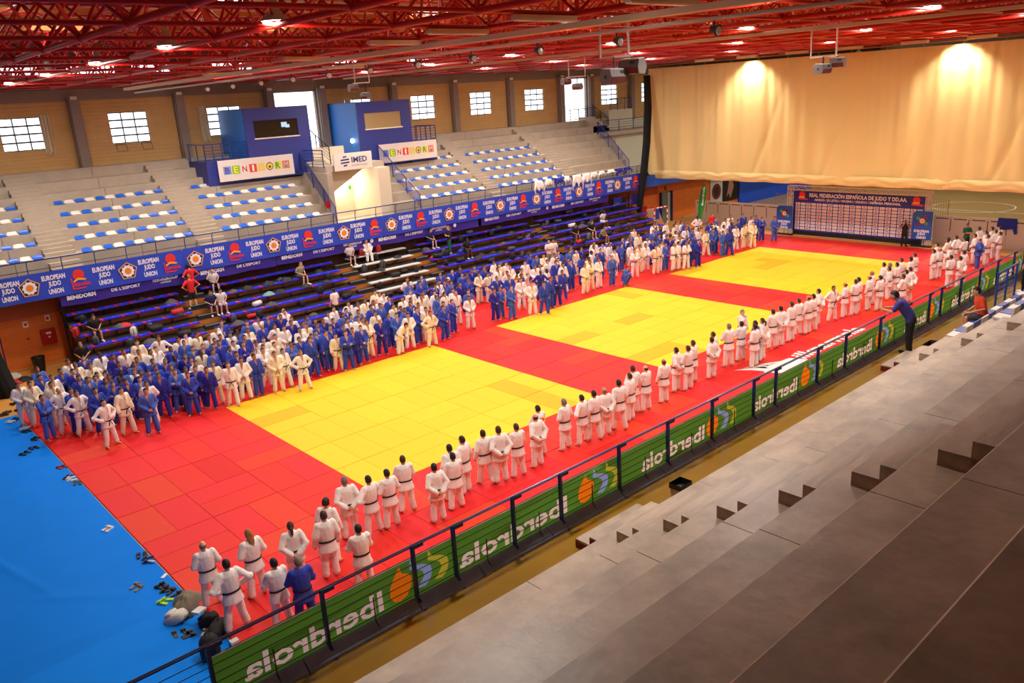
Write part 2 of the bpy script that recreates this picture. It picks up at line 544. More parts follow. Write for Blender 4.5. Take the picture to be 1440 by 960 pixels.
# ---- roof deck, roof lights, red space frame
DECK = mat('corrugated_deck', (206, 180, 146), 0.7, bump=0.6, bscale=2.6, wave='X')
struct(MB().box(-14.3, 105.3, -36.3, 20.2, 15.1, 15.3).build('ceiling', DECK))
SKYL = mat('roof_light_panel', (250, 250, 250), 0.4, emit=(255, 250, 240), es=SKY_E)
for k, (x, y, lx, ly) in enumerate(((1.8, 2.6, 3.2, 1.0), (8.7, 1.6, 2.4, 1.0), (14.5, -4.5, 2.4, .9), (20.5, 3.5, 2.4, 1.0), (26.5, -4.5, 2.4, .9), (17, -12.5, 2.4, .8), (29, -13, 2.4, .8), (33, 3.5, 2.4, 1.0), (38, -5, 2.4, .9), (41, -14, 2.4, .9), (43, 4, 2.4, 1.0), (11.5, -12.5, 2.4, .8), (5.5, 9.5, 2.4, 1), (15, 10, 2.4, 1), (25, 10, 2.4, 1), (35, 10, 2.4, 1))):
    o = struct(MB().box(x-lx/2, x+lx/2, y-ly/2, y+ly/2, 15.04, 15.09).build('window_%d' % (40+k), SKYL))
    fm = MB()
    for q in range(7): fm.box(x-lx/2+lx*q/6-.02, x-lx/2+lx*q/6+.02, y-ly/2, y+ly/2, 15.0, 15.04)
    fm.box(x-lx/2, x+lx/2, y-.02, y+.02, 15.0, 15.04)
    fm.build('roof_light_bars', FRAME, o)

GX0, GS, GY0, GT = 0.6, 3.0, -16.2, 3.1
ZL, ZU = 12.78, 14.75
nxl, nxr, nyl, nyr = -4, 16, -5, 11       # grid index ranges
frame = struct(empty('trim_2', (0, 0, ZL)))
frame['label'] = 'red tubular space frame carrying the hall roof'
def gp(i, j): return Vector((GX0+GS*i, GY0+GT*j, 0))
XA, XZ = GX0+GS*nxl, GX0+GS*nxr
YA, YZ = GY0+GT*nyl, GY0+GT*nyr
for j in range(nyl, nyr+1):
    y = GY0+GT*j
    MB().tube([(XA, y, 0), (XZ, y, 0)], .048, 8).build('bottom_chord', RED_STEEL, frame, True)
    if j < nyr:
        MB().tube([(XA, y+GT/2, ZU-ZL), (XZ, y+GT/2, ZU-ZL)], .045, 6).build('top_chord', RED_STEEL, frame, True)
for i in range(nxl, nxr+1):
    x = GX0+GS*i
    MB().tube([(x, YA, 0), (x, YZ, 0)], .075, 8).build('bottom_chord', RED_STEEL, frame, True)
    if i < nxr:
        MB().tube([(x+GS/2, YA, ZU-ZL), (x+GS/2, YZ, ZU-ZL)], .045, 6).build('top_chord', RED_STEEL, frame, True)
dvec = Vector((GS/2, GT/2, ZU-ZL))
diag = MB().tube([(0, 0, 0), dvec], .042, 6).mesh('diagonal', [RED_STEEL], True)
dl = []
for i in range(nxl, nxr+1):
    for j in range(nyl, nyr+1):
        p = gp(i, j)
        for sx in (-1, 1):
            for sy in (-1, 1):
                if XA <= p.x+sx*GS/2 <= XZ and YA <= p.y+sy*GT/2 <= YZ:
                    d = p+Vector((0, 0, ZL))-CC; w = d.dot(_f)
                    px = 720+CF*d.dot(_r)/max(w, .1); py = 480-CF*d.dot(_u)/max(w, .1)
                    vis = w > 2 and -60 < px < 1500 and -60 < py
                    dl.append((0 if vis else 1, w, p, sx, sy))
dl.sort(key=lambda e: (e[0], e[1]))
dm = MB(); tmpd = MB().tube([(0, 0, 0), dvec], .042, 5)
for n, (v, w, p, sx, sy) in enumerate(dl):
    if n < 300:
        link('diagonal', diag, frame, p, None, (sx, sy, 1))
    else:
        f2 = tmpd.f if sx*sy > 0 else [f[::-1] for f in tmpd.f]
        dm.add([(p.x+q[0]*sx, p.y+q[1]*sy, q[2]) for q in tmpd.v], f2)
o = dm.build('diagonal_field', RED_STEEL, frame, True); o['kind'] = 'stuff'
nodem = MB()
for i in range(nxl, nxr+1):
    for j in range(nyl, nyr+1):
        p = gp(i, j); nodem.ell((p.x, p.y, 0), (.12, .12, .1), 7, 5)
o = nodem.build('node_balls', RED_STEEL, frame, True); o['kind'] = 'stuff'
# timber purlins under the deck
pm = mat('ochre_purlin', (196, 120, 50), 0.6)
for j in range(nyl, nyr):
    MB().box(XA, XZ, GY0+GT*(j+.5)-.06, GY0+GT*(j+.5)+.06, ZU+.07-ZL, ZU+.25-ZL).build('purlin', pm, frame)

# ---- left upper stand: tiers
def tier_z(i): return 5.02+0.517*(i-1)
def tier_y(i): return 12.6+0.85*(i-1)
st = struct(empty('trim_3', (0, 12.6, 4.3)))
st['label'] = 'grey concrete terraces of the upper stand'
o_st = Vector((0, 12.6, 4.3))
def tier_section(x0, x1, y0, y1, z0, z1, parent, org, m, name='tier_slab'):
    b = MB()
    g = .012
    b.box(x0+g-org[0], x1-g-org[0], y0-org[1], y1-org[1], z0-org[2], z1-org[2])
    return b.build(name, m, parent)
joints = [-14, -9.0, -3.4, 2.25, 7.9, 13.55, 19.0], [23.4, 28.55, 34.0, 39.6, 45.3]
for i in range(0, 9):
    y0 = 11.3 if i == 0 else tier_y(i)
    y1 = 19.6
    z1 = 4.3 if i == 0 else tier_z(i)
    z0 = 3.9 if i == 0 else tier_z(i-1)-.02 if i > 1 else 4.25
    for js in joints:
        js = list(js)
        if js[0] > 0: js.append(45.9+0.57*max(0, i-1))
        for a, b in zip(js[:-1], js[1:]):
            tier_section(a, b, y0, tier_y(i+1)+.05 if i < 8 else y1, z0, z1, st, o_st, CONC)
# half steps of the aisles
stepm = MB().box(0, 1, 0, 1, 0, 1).mesh('aisle_step', [CONC])
AIS = [(3.6, 4.95), (10.65, 12.1), (31.0, 32.1), (38.75, 40.1)]
for (a, b) in AIS:
    for i in range(1, 9):
        zlo = 4.3 if i == 1 else tier_z(i-1)
        h = (tier_z(i)-zlo)/3
        for s in (1, 2):
            link('aisle_step', stepm, st, (a-o_st.x, tier_y(i)-.28*(3-s)-o_st.y, zlo-o_st.z), None, (b-a, .28*(3-s), h*s))
MB().box(19.0, 23.4, 11.3-12.6, 7.0, -.4, 0).build('passage_floor', CONC, st)
MB().box(45.9, 105, 11.3-12.6, 7.4, -.4, 0).build('landing_floor', CONC, st)
# shining top ledge edge
MB().box(-14, 19.0, -.02, .0, -.02, .02).build('ledge_edge', STEEL, st, loc=(0, tier_y(8)-12.6, tier_z(8)-4.3))
# ---- near concrete stand (camera side)
TR, HR, Y0R, Z0R = .85, .5165, -22.718, 4.708
def rz(i): return Z0R+HR*i
def ry(i): return Y0R-TR*i
rs = struct(empty('trim_4', (0, Y0R, 0)))
rs['label'] = 'bare concrete terraces of the near stand'
WALKZ = 4.27
YELF = mat('ochre_resin_floor', (150, 108, 34), 0.22, spec=0.6, var=0.14, vscale=0.7, bump=0.02, bscale=6)
struct(MB().box(-14, 60, ry(0)-.3, -21.45, WALKZ-.4, WALKZ).build('floor', YELF))
struct(MB().box(-14, 60, -21.6, -21.5, FLOORZ, WALKZ-.4).build('wall_stand', mat('stand_front', (150, 110, 60), 0.7)))
jx = [-14, -9.2, -3.4, 1.25, 5.2, 9.4, 13.1, 18.6, 24.2, 30, 36, 44, 60]
for i in range(0, 17):
    off = (0.0, .55, .3, .8, .15, .65, .4)[i % 7]
    for a, b in zip(jx[:-1], jx[1:]):
        a2 = a if a == -14 else a+off; b2 = b if b == 60 else b+off
        g = .006
        bx = MB()
        y1 = ry(i)-Y0R; y0 = ry(i+1)-Y0R-.06; zt = rz(i); zb = rz(i)-HR-.12
        c = .018
        # tread slab with a small chamfered nose
        bx.prism([(a2+g, y1, zb), (a2+g, y1, zt-c), (a2+g, y1-c, zt), (a2+g, y0, zt), (a2+g, y0, zb)], (b2-a2-2*g, 0, 0))
        bx.build('tier_slab', CONC_R, rs)
bm = MB().box(0, 1, 0, 1, 0, 1)
stepm2 = bm.mesh('aisle_step', [CONC_R])
REDR = mat('red_step_riser', (120, 14, 16), 0.6)
for (xa, xe) in ((2.85, 4.35), (13.4, 15.0)):
    for i in range(1, 16):
        # on tread i-1: two half steps leading up to tread i
        for s in (1, 2):
            d = .30*(3-s)
            link('aisle_step', stepm2, rs, (xa, ry(i)-Y0R, rz(i-1)), None, (xe-xa, d, HR*s/3))
    # two steps down to the walkway, red ends
    for s in (1, 2):
        h = (Z0R-WALKZ)*s/3
        d = .3*(3-s)
        o = MB().box(0, xe-xa, 0, d, 0, h).box(-.012, 0, 0.01, d-.01, 0, h-.02, 1).build('aisle_step', [CONC_R, REDR], rs)
        o.location = (xa, 0, WALKZ)
# ---- near railing
RY = -21.55
rail = empty('balustrade', (0, RY, WALKZ))
tag(rail, 'blue steel balustrade with thin wires along the near stand walkway', 'railing')
RT = 5.245-WALKZ
ptop = [(290, 903), (452, 828), (580, 767), (637, 740), (721, 699), (788, 664), (871, 622), (940, 587), (1003, 553), (1062, 528), (1093, 512), (1152, 487), (1192, 463), (1241, 436)]
posts = [-7.0, -5.4, -4.05]+[un(a, b, 1, RY).x for a, b in ptop]+[16.2, 17.6, 18.4, 19.8, 21.3, 22.8, 24.3, 25.8]
XR0, XR1 = -8.5, 30.0
def post_mesh():
    m = MB()
    m.box(-.022, .022, -.012, .045, .13, RT-.02)
    m.prism([(-.022, -.012, .13), (-.022, .045, .13), (-.022, -.12, -.02), (-.022, -.17, -.005)], (.044, 0, 0))
    m.box(-.022, .17, -.015, .03, RT-.075, RT-.02)
    return m.mesh('post', [BLUE_RAIL])
pmesh = post_mesh()
for x in posts: link('post', pmesh, rail, (x, 0, 0))
MB().tube([(XR0, 0.0, RT), (XR1, 0.0, RT)], .013, 8).build('handrail', mat('rail_steel_blue', (120, 128, 160), 0.3, metal=0.4), rail, True)
MB().tube([(XR0, 0.03, RT-.05), (XR1, 0.03, RT-.05)], .010, 6).build('handrail', BLUE_RAIL, rail, True)
for k in range(6):
    MB().tube([(XR0, 0.0, .20+.12*k), (XR1, 0.0, .20+.12*k)], .006, 5).build('wire', BLACK, rail)
for k in range(len(posts)-1):
    if posts[k+1]-posts[k] > 1.0:
        x = (posts[k]+posts[k+1])/2
        MB().tube([(x, -.01, .5), (x, -.01, .13), (x, -.15, .005)], .010, 5).build('baluster', BLACK, rail)
# padded kick strip
x = XR0; q = 0
while x < XR1:
    l = 1.15+.3*((q*7) % 3)
    m = MB()
    m.prism([(x+.01, .045, .13), (x+.01, .05, -.02), (x+.01, -.15, .0), (x+.01, -.14, .035), (x+.01, .01, .135)], (l-.02, 0, 0))
    m.build('kick_pad', mat('kick_pad_slate', (128, 138, 170), 0.5, var=0.2, vscale=3), rail)
    x += l; q += 1
# ---- long green banner hung outside the railing, seen from behind
BY = .075
ban = empty('green_banner', (0, RY+BY, WALKZ))
tag(ban, 'long green sponsor banner seen from behind on the near balustrade', 'banner')
GREEN = thin_mat('green_banner', (84, 138, 48), 0.55, 0.62)
PINKW = thin_mat('banner_white', (240, 226, 222), 0.6, 0.62)
ORG = thin_mat('leaf_orange', (246, 134, 20), 0.55, .62); LBL = thin_mat('leaf_blue', (140, 166, 226), 0.55, .62); OLV = thin_mat('leaf_olive', (186, 190, 60), 0.55, .62)
BZ0, BZ1 = .02, .735
def wav(x, z): return .010*math.sin(2.1*x+3*z)+.007*math.sin(5.3*x)
def leaf_pts(cx, cz, w, h, kind):
    if kind == 0:
        pts = [(0, .95), (.10, .62), (.42, .45), (.5, .2), (.45, -.1), (.22, -.42), (-.1, -.5), (-.35, -.42), (-.5, -.15), (-.48, .2), (-.3, .55)]
    else:
        pts = [(-.55, .95), (-.35, .6), (.05, .5), (.42, .3), (.5, 0), (.38, -.35), (.1, -.55), (-.3, -.5), (-.1, -.3), (.1, -.05), (.02, .2), (-.25, .35), (-.6, .5)]
    return [(cx+p[0]*w, cz+p[1]*h) for p in pts]
def bx_(x): return (x+5.079)*1.011-5.079
units = [(-2.3, -.33, .22), (1.0, 3.25, 3.95), (5.15, 7.05, 7.55), (8.75, 10.5, 11.1), (12.35, 14.1, 14.75), (15.95, 17.3, 17.95), (19.1, 20.8, 21.4), (22.4, 24.1, 24.7)]
units = [tuple(bx_(v) for v in u) for u in units]
def sheet(name, vs, fs, m, back=0.0):
    o = MB().add([(v[0], wav(v[0], v[1])+back, v[1]) for v in vs], fs).build(name, m, ban, True)
    return o
edges = [bx_(-2.66)]+[(units[k][2]+.72+units[k+1][0])/2 for k in range(7)]+[bx_(26.5)]
for k, (a, b, c) in enumerate(units):
    T = text_mb('Iberdrola', .42, .010, width=b-a, mirror=True)
    cz = .34
    for v in T[0]: v.x += (a+b)/2; v.y += cz-.02
    L3 = [leaf_pts(c-.24, cz+.0, .38, .36, 0), leaf_pts(c+.13, cz+.04, .34, .35, 1), leaf_pts(c+.43, cz+.05, .32, .36, 1)]
    vs, fs = cutout(edges[k], edges[k+1], BZ0, BZ1, outlines(T)+L3)
    sheet('cloth', vs, fs, GREEN)
    sheet('lettering', T[0], T[1], PINKW)
    for pts, m in zip(L3, (ORG, LBL, OLV)):
        lv, lf = cutout(0, 0, 0, 0, [pts]) if False else ([Vector((p[0], p[1], 0)) for p in pts], None)
        cu_ = bpy.data.curves.new('leaf', 'CURVE'); cu_.dimensions = '2D'; cu_.fill_mode = 'BOTH'
        sp_ = cu_.splines.new('POLY'); sp_.points.add(len(pts)-1); sp_.use_cyclic_u = True
        for qq, p in zip(sp_.points, pts): qq.co = (p[0], p[1], 0, 1)
        oo = bpy.data.objects.new('leaf_tmp', cu_); COL.objects.link(oo)
        me_ = bpy.data.meshes.new_from_object(oo.evaluated_get(bpy.context.evaluated_depsgraph_get()))
        sheet('leaf_logo', [v.co for v in me_.vertices], [tuple(p.vertices) for p in me_.polygons], m)
        bpy.data.objects.remove(oo); bpy.data.curves.remove(cu_); bpy.data.meshes.remove(me_)
MB().tube([(edges[0], -.012, BZ1), (edges[-1], -.012, BZ1)], .010, 5).build('hem', mat('banner_hem', (150, 148, 132), 0.7), ban)
# trash bin on the walkway
tb = MB()
def boxy(m, x0, x1, y0, y1, z0, z1, tx=.03):
    m.add([(x0+tx, y0+tx, z0), (x1-tx, y0+tx, z0), (x1-tx, y1-tx, z0), (x0+tx, y1-tx, z0), (x0, y0, z1), (x1, y0, z1), (x1, y1, z1), (x0, y1, z1)],
          [(3, 2, 1, 0), (0, 1, 5, 4), (1, 2, 6, 5), (2, 3, 7, 6), (3, 0, 4, 7)])
p = un(957, 692, 1, -22.45)
bin_ = empty('waste_bin', (p.x, -22.45, WALKZ))
bin_.scale = (.72, .72, .66)
tag(bin_, 'small waste bin with black liner on the near walkway', 'bin')
m = MB(); boxy(m, -.2, .2, -.16, .16, 0, .52); m.build('body', mat('bin_beige', (190, 176, 150), 0.6), bin_)
m = MB(); boxy(m, -.215, .215, -.175, .175, .42, .56, 0.0); boxy(m, -.19, .19, -.15, .15, .3, .545, 0.02); m.build('liner', mat('bin_liner', (14, 14, 15), 0.35), bin_)

# ---- the big cream dividing curtain
CX = 47.4
CURT = mat('cream_curtain', (230, 200, 134), 0.85, spec=0.2, var=0.03, vscale=0.4)
n = 420; rows = 26
YC0, YC1, ZC0, ZC1 = 11.85, -27.0, 4.12, 12.36
def fold(y, z):
    t = (z-ZC0)/(ZC1-ZC0)
    s = .07*math.sin(1.9*y+.6*math.sin(.7*y)) + .055*math.sin(4.3*y+2*math.sin(.5*y)+.8*t)*(1-.4*t) + .03*math.sin(9.1*y+1.5*math.sin(y))*t
    s += .12*math.exp(-(((y+3.0*t) % 5.2-2.6)/.22)**2)*(1-t)
    return s + .07*math.sin(.8*y+1)*(1-t) - .06*math.exp(-((z-11.0)/.12)**2)
vs = []; fs = []
for i in range(n+1):
    y = YC0+(YC1-YC0)*i/n
    for j in range(rows+1):
        z = ZC0+(ZC1-ZC0)*j/rows
        vs.append((CX+fold(y, z), y, z+(.02*math.sin(2*y) if j == 0 else 0)))
for i in range(n):
    for j in range(rows):
        a = i*(rows+1)+j
        fs.append((a, a+rows+1, a+rows+2, a+1))
cur = MB().add(vs, fs).build('curtain_sheet', CURT, None, True)
cu = empty('divider_curtain', (CX, -7, ZC0))
cur.parent = cu; cur.matrix_parent_inverse = Matrix.Translation((-CX, 7, -ZC0))
tag(cu, 'huge cream dividing curtain hanging across the end of the hall', 'curtain')
# swagged hem of the curtain
vs = []; fs = []
n = 300
for i in range(n+1):
    y = YC0+(YC1-YC0)*i/n
    ph = ((YC0-y) % 2.6)/2.6
    sag = .14*(1-(2*ph-1)**2)
    for j in range(7):
        t = j/6
        z = ZC0+.55-.6*t-sag*t*.3
        xx = CX-.07-.12*math.sin(PI*t)*(.5+.5*math.sin(PI*ph)) + .03*math.sin(10*t+8*abs(ph-.5))
        vs.append((xx, y, z))
for i in range(n):
    for j in range(6):
        a = i*7+j
        fs.append((a, a+1, a+8, a+7))
hm = MB().add([(v[0]-CX, v[1]+7, v[2]-ZC0) for v in vs], fs).build('hem', CURT, cu, True)
cp = MB()
cp.tube([(-.2, 19, 8.45), (-.2, -20, 8.45)], .05, 6)
cp.build('curtain_pipe', mat('curtain_pipe', (150, 96, 60), 0.5), cu)
cp = MB()
for k in range(17):
    y = 18-2.2*k
    cp.tube([(-.04, y, 8.5), (-.04, y, 7.6-.6*(k % 3 == 0))], .012, 4)
cp.build('hanging_cords', mat('cord_white', (220, 210, 190), 0.8), cu)

# ---- gathered black nets
NET = mat('black_net', (8, 8, 9), 0.9)
def gathered(name, pts, rad, label):
    m = MB(); k = 26
    pts = [Vector(p) for p in pts]
    rr = []
    for a, p in enumerate(pts):
        ringp = []
        for q in range(k):
            an = 2*PI*q/k
            r = rad[a]*(1+.22*math.sin(q*2.4)+.1*math.sin(q*5+a))
            ringp.append(p+Vector((r*math.cos(an), r*math.sin(an)*.7, 0)))
        rr.append(ringp)
    m.rings(rr)
    o = m.build(name, NET, None, True)
    tag(o, label, 'net')
    return o
p0 = Vector((.25, 9.2, FLOORZ))
gathered('gathered_net', [p0, p0+Vector((-.1, 0, .5)), p0+Vector((-.35, 0, 2)), p0+Vector((-.5, 0, 5)), p0+Vector((-.5, 0, 9)), p0+Vector((-.5, 0, 12.7))], [.5, .42, .40, .38, .34, .2], 'black netting gathered into a column beside the orange wall')
gathered('gathered_net', [(44.6, 10.75, 1.2), (44.8, 10.75, 2.4), (45.3, 10.75, 4.6), (46.0, 10.95, 7.0), (46.6, 11.3, 9.5), (46.85, 11.6, 11.9)], [.16, .24, .28, .30, .30, .26], 'black netting gathered at the end of the cream curtain')
# ================================================================== LEFT SIDE THINGS
LY = 11.1
# ---- balustrade of the upper stand
lr = empty('balustrade', (0, LY, 4.3))
tag(lr, 'thin blue handrail above the blue banners of the upper stand', 'railing')
MB().tube([(-8, .0, .92), (45.9, .0, .92)], .03, 6).build('handrail', BLUE_RAIL, lr, True)
MB().tube([(-8, .06, .5), (45.9, .06, .5)], .015, 5).build('handrail', BLUE_RAIL, lr, True)
pm_ = MB().tube([(0, .1, -.1), (0, .1, .7), (0, .04, .86), (0, 0, .92)], .022, 6).mesh('post', [BLUE_RAIL], True)
for k in range(38): link('post', pm_, lr, (-7.5+1.42*k, 0, 0))
# ---- blue federation banners
BB = mat('royal_blue_vinyl', (38, 74, 196), 0.4, var=0.10, vscale=0.5)
BB2 = mat('purple_vinyl', (50, 34, 140), 0.45, var=0.12, vscale=0.6)
BW = mat('banner_letter_white', (240, 240, 245), 0.5)
LOGO_R = mat('logo_red', (232, 50, 40), 0.5); LOGO_Y = mat('logo_gold', (250, 178, 60), 0.5); LOGO_O = mat('logo_orange', (240, 140, 30), 0.5); NAVY = mat('logo_navy', (18, 22, 74), 0.5)
seq = [('T', 12, 412), ('P', 41, 403), ('T', 76, 395), ('E', 112, 388), ('T', 146, 382), ('P', 179, 377), ('T', 209, 370), ('E', 241, 365), ('P', 274, 360), ('T', 302, 354), ('E', 331, 349), ('T', 358, 343), ('P', 384, 340), ('T', 408, 336), ('E', 434, 330), ('T', 459, 327), ('P', 483, 323), ('T', 503, 319), ('E', 527, 315), ('P', 550, 311), ('T', 570, 307), ('E', 592, 303), ('T', 612, 300), ('P', 631, 297), ('T', 649, 293), ('E', 668, 290), ('T', 687, 287), ('P', 703, 284), ('T', 720, 281), ('E', 736, 278), ('P', 754, 275), ('T', 769, 272), ('E', 785, 270), ('T', 799, 267), ('P', 814, 264), ('T', 829, 262), ('E', 842, 259), ('T', 857, 257), ('P', 868, 255), ('T', 882, 252), ('E', 894, 250)]
pos = [(k, un(px, py, 1, LY-.03).x) for (k, px, py) in seq]
cuts = [-8.0, 4.2, (pos[7][1]+pos[8][1])/2, (pos[18][1]+pos[19][1])/2, (pos[29][1]+pos[30][1])/2, 45.75]
cuts = [-8.0, (pos[7][1]+pos[8][1])/2, (pos[18][1]+pos[19][1])/2, (pos[29][1]+pos[30][1])/2, 45.75]
BZ_0, BZ_1 = 3.44, 4.66
Teu = [text_mb('EUROPEAN', .30, .012, width=.98), text_mb('JUDO', .30, .012, width=.52), text_mb('UNION', .30, .012, width=.62)]
Tes = text_mb('ESPAÑA', .20, .008, width=.72)
def pent(m, cx, cz, r, mi, y):
    pts = [(cx+r*math.sin(2*PI*k/5), y, cz+r*math.cos(2*PI*k/5)*.95) for k in range(5)]
    m.add(pts, [(0, 1, 2, 3, 4)], mi)
def disc(m, cx, cz, r, mi, y, n=16):
    m.add([(cx+r*math.cos(2*PI*k/n), y, cz-r*math.sin(2*PI*k/n)) for k in range(n)], [tuple(range(n))], mi)
lab = ['first', 'second', 'third', 'last']
for b in range(4):
    x0, x1 = cuts[b]+.01, cuts[b+1]-.01
    bo = empty('federation_banner', (x0, LY-.03, BZ_0))
    tag(bo, ['royal blue federation banner on the rail over the orange wall', 'royal blue federation banner over the bleachers between two BENIDORM letterings, left of the passage', 'royal blue federation banner on the rail facing the entrance passage side', 'royal blue federation banner with judo suits hung over its top edge'][b], 'banner')
    n = max(10, int((x1-x0)*5)); vs = []; fs = []
    for i in range(n+1):
        x = (x1-x0)*i/n
        for j in range(6):
            vs.append((x, .015*math.sin(2.7*x+.9*j)+.01*math.sin(6*x-j), (BZ_1-BZ_0)*j/5))
    for i in range(n):
        for j in range(5):
            a = i*6+j
            fs.append((a, a+6, a+7, a+1))
    cl_ = MB().add(vs, fs).build('cloth', BB, bo, True)
    for (k, x) in pos:
        if not (x0 < x < x1): continue
        tm = MB(); lg = MB()
        cx = x-x0; cz = .61
        if k == 'T':
            for q, T in enumerate(Teu): put_text(tm, T, on_wall_y(cx, -.034, cz+.32-.32*q))
        elif k == 'P':
            pent(lg, cx, cz, .46, 1, -.031); pent(lg, cx, cz, .41, 2, -.033); disc(lg, cx, cz, .27, 0, -.035); disc(lg, cx, cz, .16, 3, -.037, 12)
            for q in range(10): disc(lg, cx+.25*math.cos(q*.628), cz+.25*math.sin(q*.628), .055, 0, -.0345, 8)
        else:
            disc(lg, cx-.05, cz+.24, .25, 4, -.035)
            lg.add([(cx-.42, -.034, cz+.12), (cx-.36, -.034, cz+.12), (cx-.33, -.034, cz-.45), (cx-.39, -.034, cz-.42)], [(0, 1, 2, 3)], 4)
            lg.add([(cx-.32, -.036, cz-.02), (cx-.1, -.036, cz+.1), (cx+.25, -.036, cz+.02), (cx+.2, -.036, cz-.05), (cx-.1, -.036, cz-.0), (cx-.3, -.036, cz-.1)], [(5, 4, 3, 2, 1, 0)], 1)
            put_text(lg, Tes, on_wall_y(cx+.05, -.038, cz-.2), 4)
            lg.add([(cx-.36, -.034, cz-.36), (cx+.25, -.034, cz-.36), (cx+.1, -.034, cz-.43), (cx-.38, -.034, cz-.42)], [(3, 2, 1, 0)], 4)
        if k == 'T': tm.build('federation_name', BW, cl_)
        else: lg.build('pentagon_emblem' if k == 'P' else 'sun_emblem', [BW, LOGO_Y, NAVY, LOGO_O, LOGO_R], cl_)
# ---- purple sponsor banners underneath
pur = [(un(80, 400, 1, 11.2).x, un(386, 350, 1, 11.2).x), (un(387, 350, 1, 11.2).x, un(672, 300, 1, 11.2).x), (un(676, 300, 1, 11.2).x, un(855, 275, 1, 11.2).x)]
Tb = text_mb('BENIDORM', .26, .012, width=1.25); Tl = text_mb("DE L'ESPORT", .2, .006, width=1.35); Ts = text_mb('SERVIGROUP', .18, .006, width=1.25); Th = text_mb('HOTELES', .1, .003, width=.5)
for b, (x0, x1) in enumerate(pur):
    bo = empty('sponsor_banner', (x0, 11.2, 2.93))
    tag(bo, ['purple sponsor banner starting beside the orange wall, under the blue banners', 'purple sponsor banner under the middle of the blue banners', 'purple sponsor banner ending near the gathered net'][b], 'banner')
    n = int((x1-x0)*4); vs = []; fs = []
    for i in range(n+1):
        x = (x1-x0)*i/n
        for j in range(4):
            vs.append((x, .02*math.sin(2.2*x+j), .62*j/3-(.05*math.sin(PI*((x % 2.3)/2.3)) if j == 0 else 0)))
    for i in range(n):
        for j in range(3):
            a = i*4+j; fs.append((a, a+4, a+5, a+1))
    cl_ = MB().add(vs, fs).build('cloth', BB2, bo, True)
    x = .9
    while x < x1-x0-1:
        tm = MB(); put_text(tm, Tb, on_wall_y(x, -.04, .34)); tm.build('sponsor_name', BW, cl_)
        if x+2.0 < x1-x0-.7:
            tm = MB(); put_text(tm, Tl, on_wall_y(x+2.0, -.04, .34)); tm.build('sponsor_name', BW, cl_)
        if x+3.9 < x1-x0-.7:
            tm = MB(); put_text(tm, Ts, on_wall_y(x+3.9, -.04, .4)); put_text(tm, Th, on_wall_y(x+3.9, -.04, .24)); tm.build('sponsor_name', BW, cl_)
        if x+5.2 < x1-x0-.4:
            tm = MB(); disc(tm, x+5.2, .36, .12, 0, -.04, 10); tm.build('sponsor_badge', BW, cl_)
        x += 6.3
# ---- blue and white seats of the upper stand
SB = mat('seat_blue', (24, 92, 200), 0.35); SWH = mat('seat_white', (226, 216, 206), 0.4)
def seat_shell():
    m = MB()
    prof = [(-.20, .03), (-.19, .055), (-.06, .04), (.08, .045), (.16, .075), (.20, .15), (.215, .175), (.23, .14), (.19, .05), (.12, .01), (-.17, .0)]
    rr = []
    for k in range(9):
        t = -1+2*k/8
        w = .215*math.sin(t*PI/2)
        sc = math.sqrt(max(0.05, 1-abs(t)**3*.75))
        rr.append([(w, p[0]*(.55+.45*sc), p[1]*(.35+.65*sc)) for p in prof])
    m.rings([r[::-1] for r in rr])
    return m.mesh('seat_shell', [SB], True)
smesh = seat_shell()
def seat(x, y, z, m, lab, grp, rzz=0):
    o = link('plastic_chair', smesh, None, (x, y, z), (0, 0, rzz))
    slot(o, 0, m)
    tag(o, lab, 'chair', grp)
    return o
blocks = [('before first stair aisle', [1.3+.5*k for k in range(5)]), ('between first and second stair aisles', [5.45+.5*k for k in range(11)]),
          ('between second stair aisle and passage', [12.5+.5*k for k in range(12)]),
          ('between passage booth and third stair aisle', [25.2+.5*k for k in range(12)]), ('between third and fourth stair aisles', [32.3+.5*k for k in range(14)])]
rown = ['', 'lowest', 'second', 'third', 'fourth', 'fifth']
for bn, xs in blocks:
    for i in range(1, 6):
        for k, x in enumerate(xs):
            if i == 5 and bn.endswith('and passage') and x > 13.6: continue
            if i == 5 and 'booth' in bn and x < 29.5: continue
            if i >= 4 and 'booth' in bn and x < 25.5: continue
            blue = (k % 2 == 0)
            seat(x, tier_y(i)+.27, tier_z(i), SB if blue else SWH, '%s plastic chair shell, %s row, %s' % ('blue' if blue else 'white', rown[i], bn), '%s shells, %s row, %s' % ('blue' if blue else 'white', rown[i], bn))
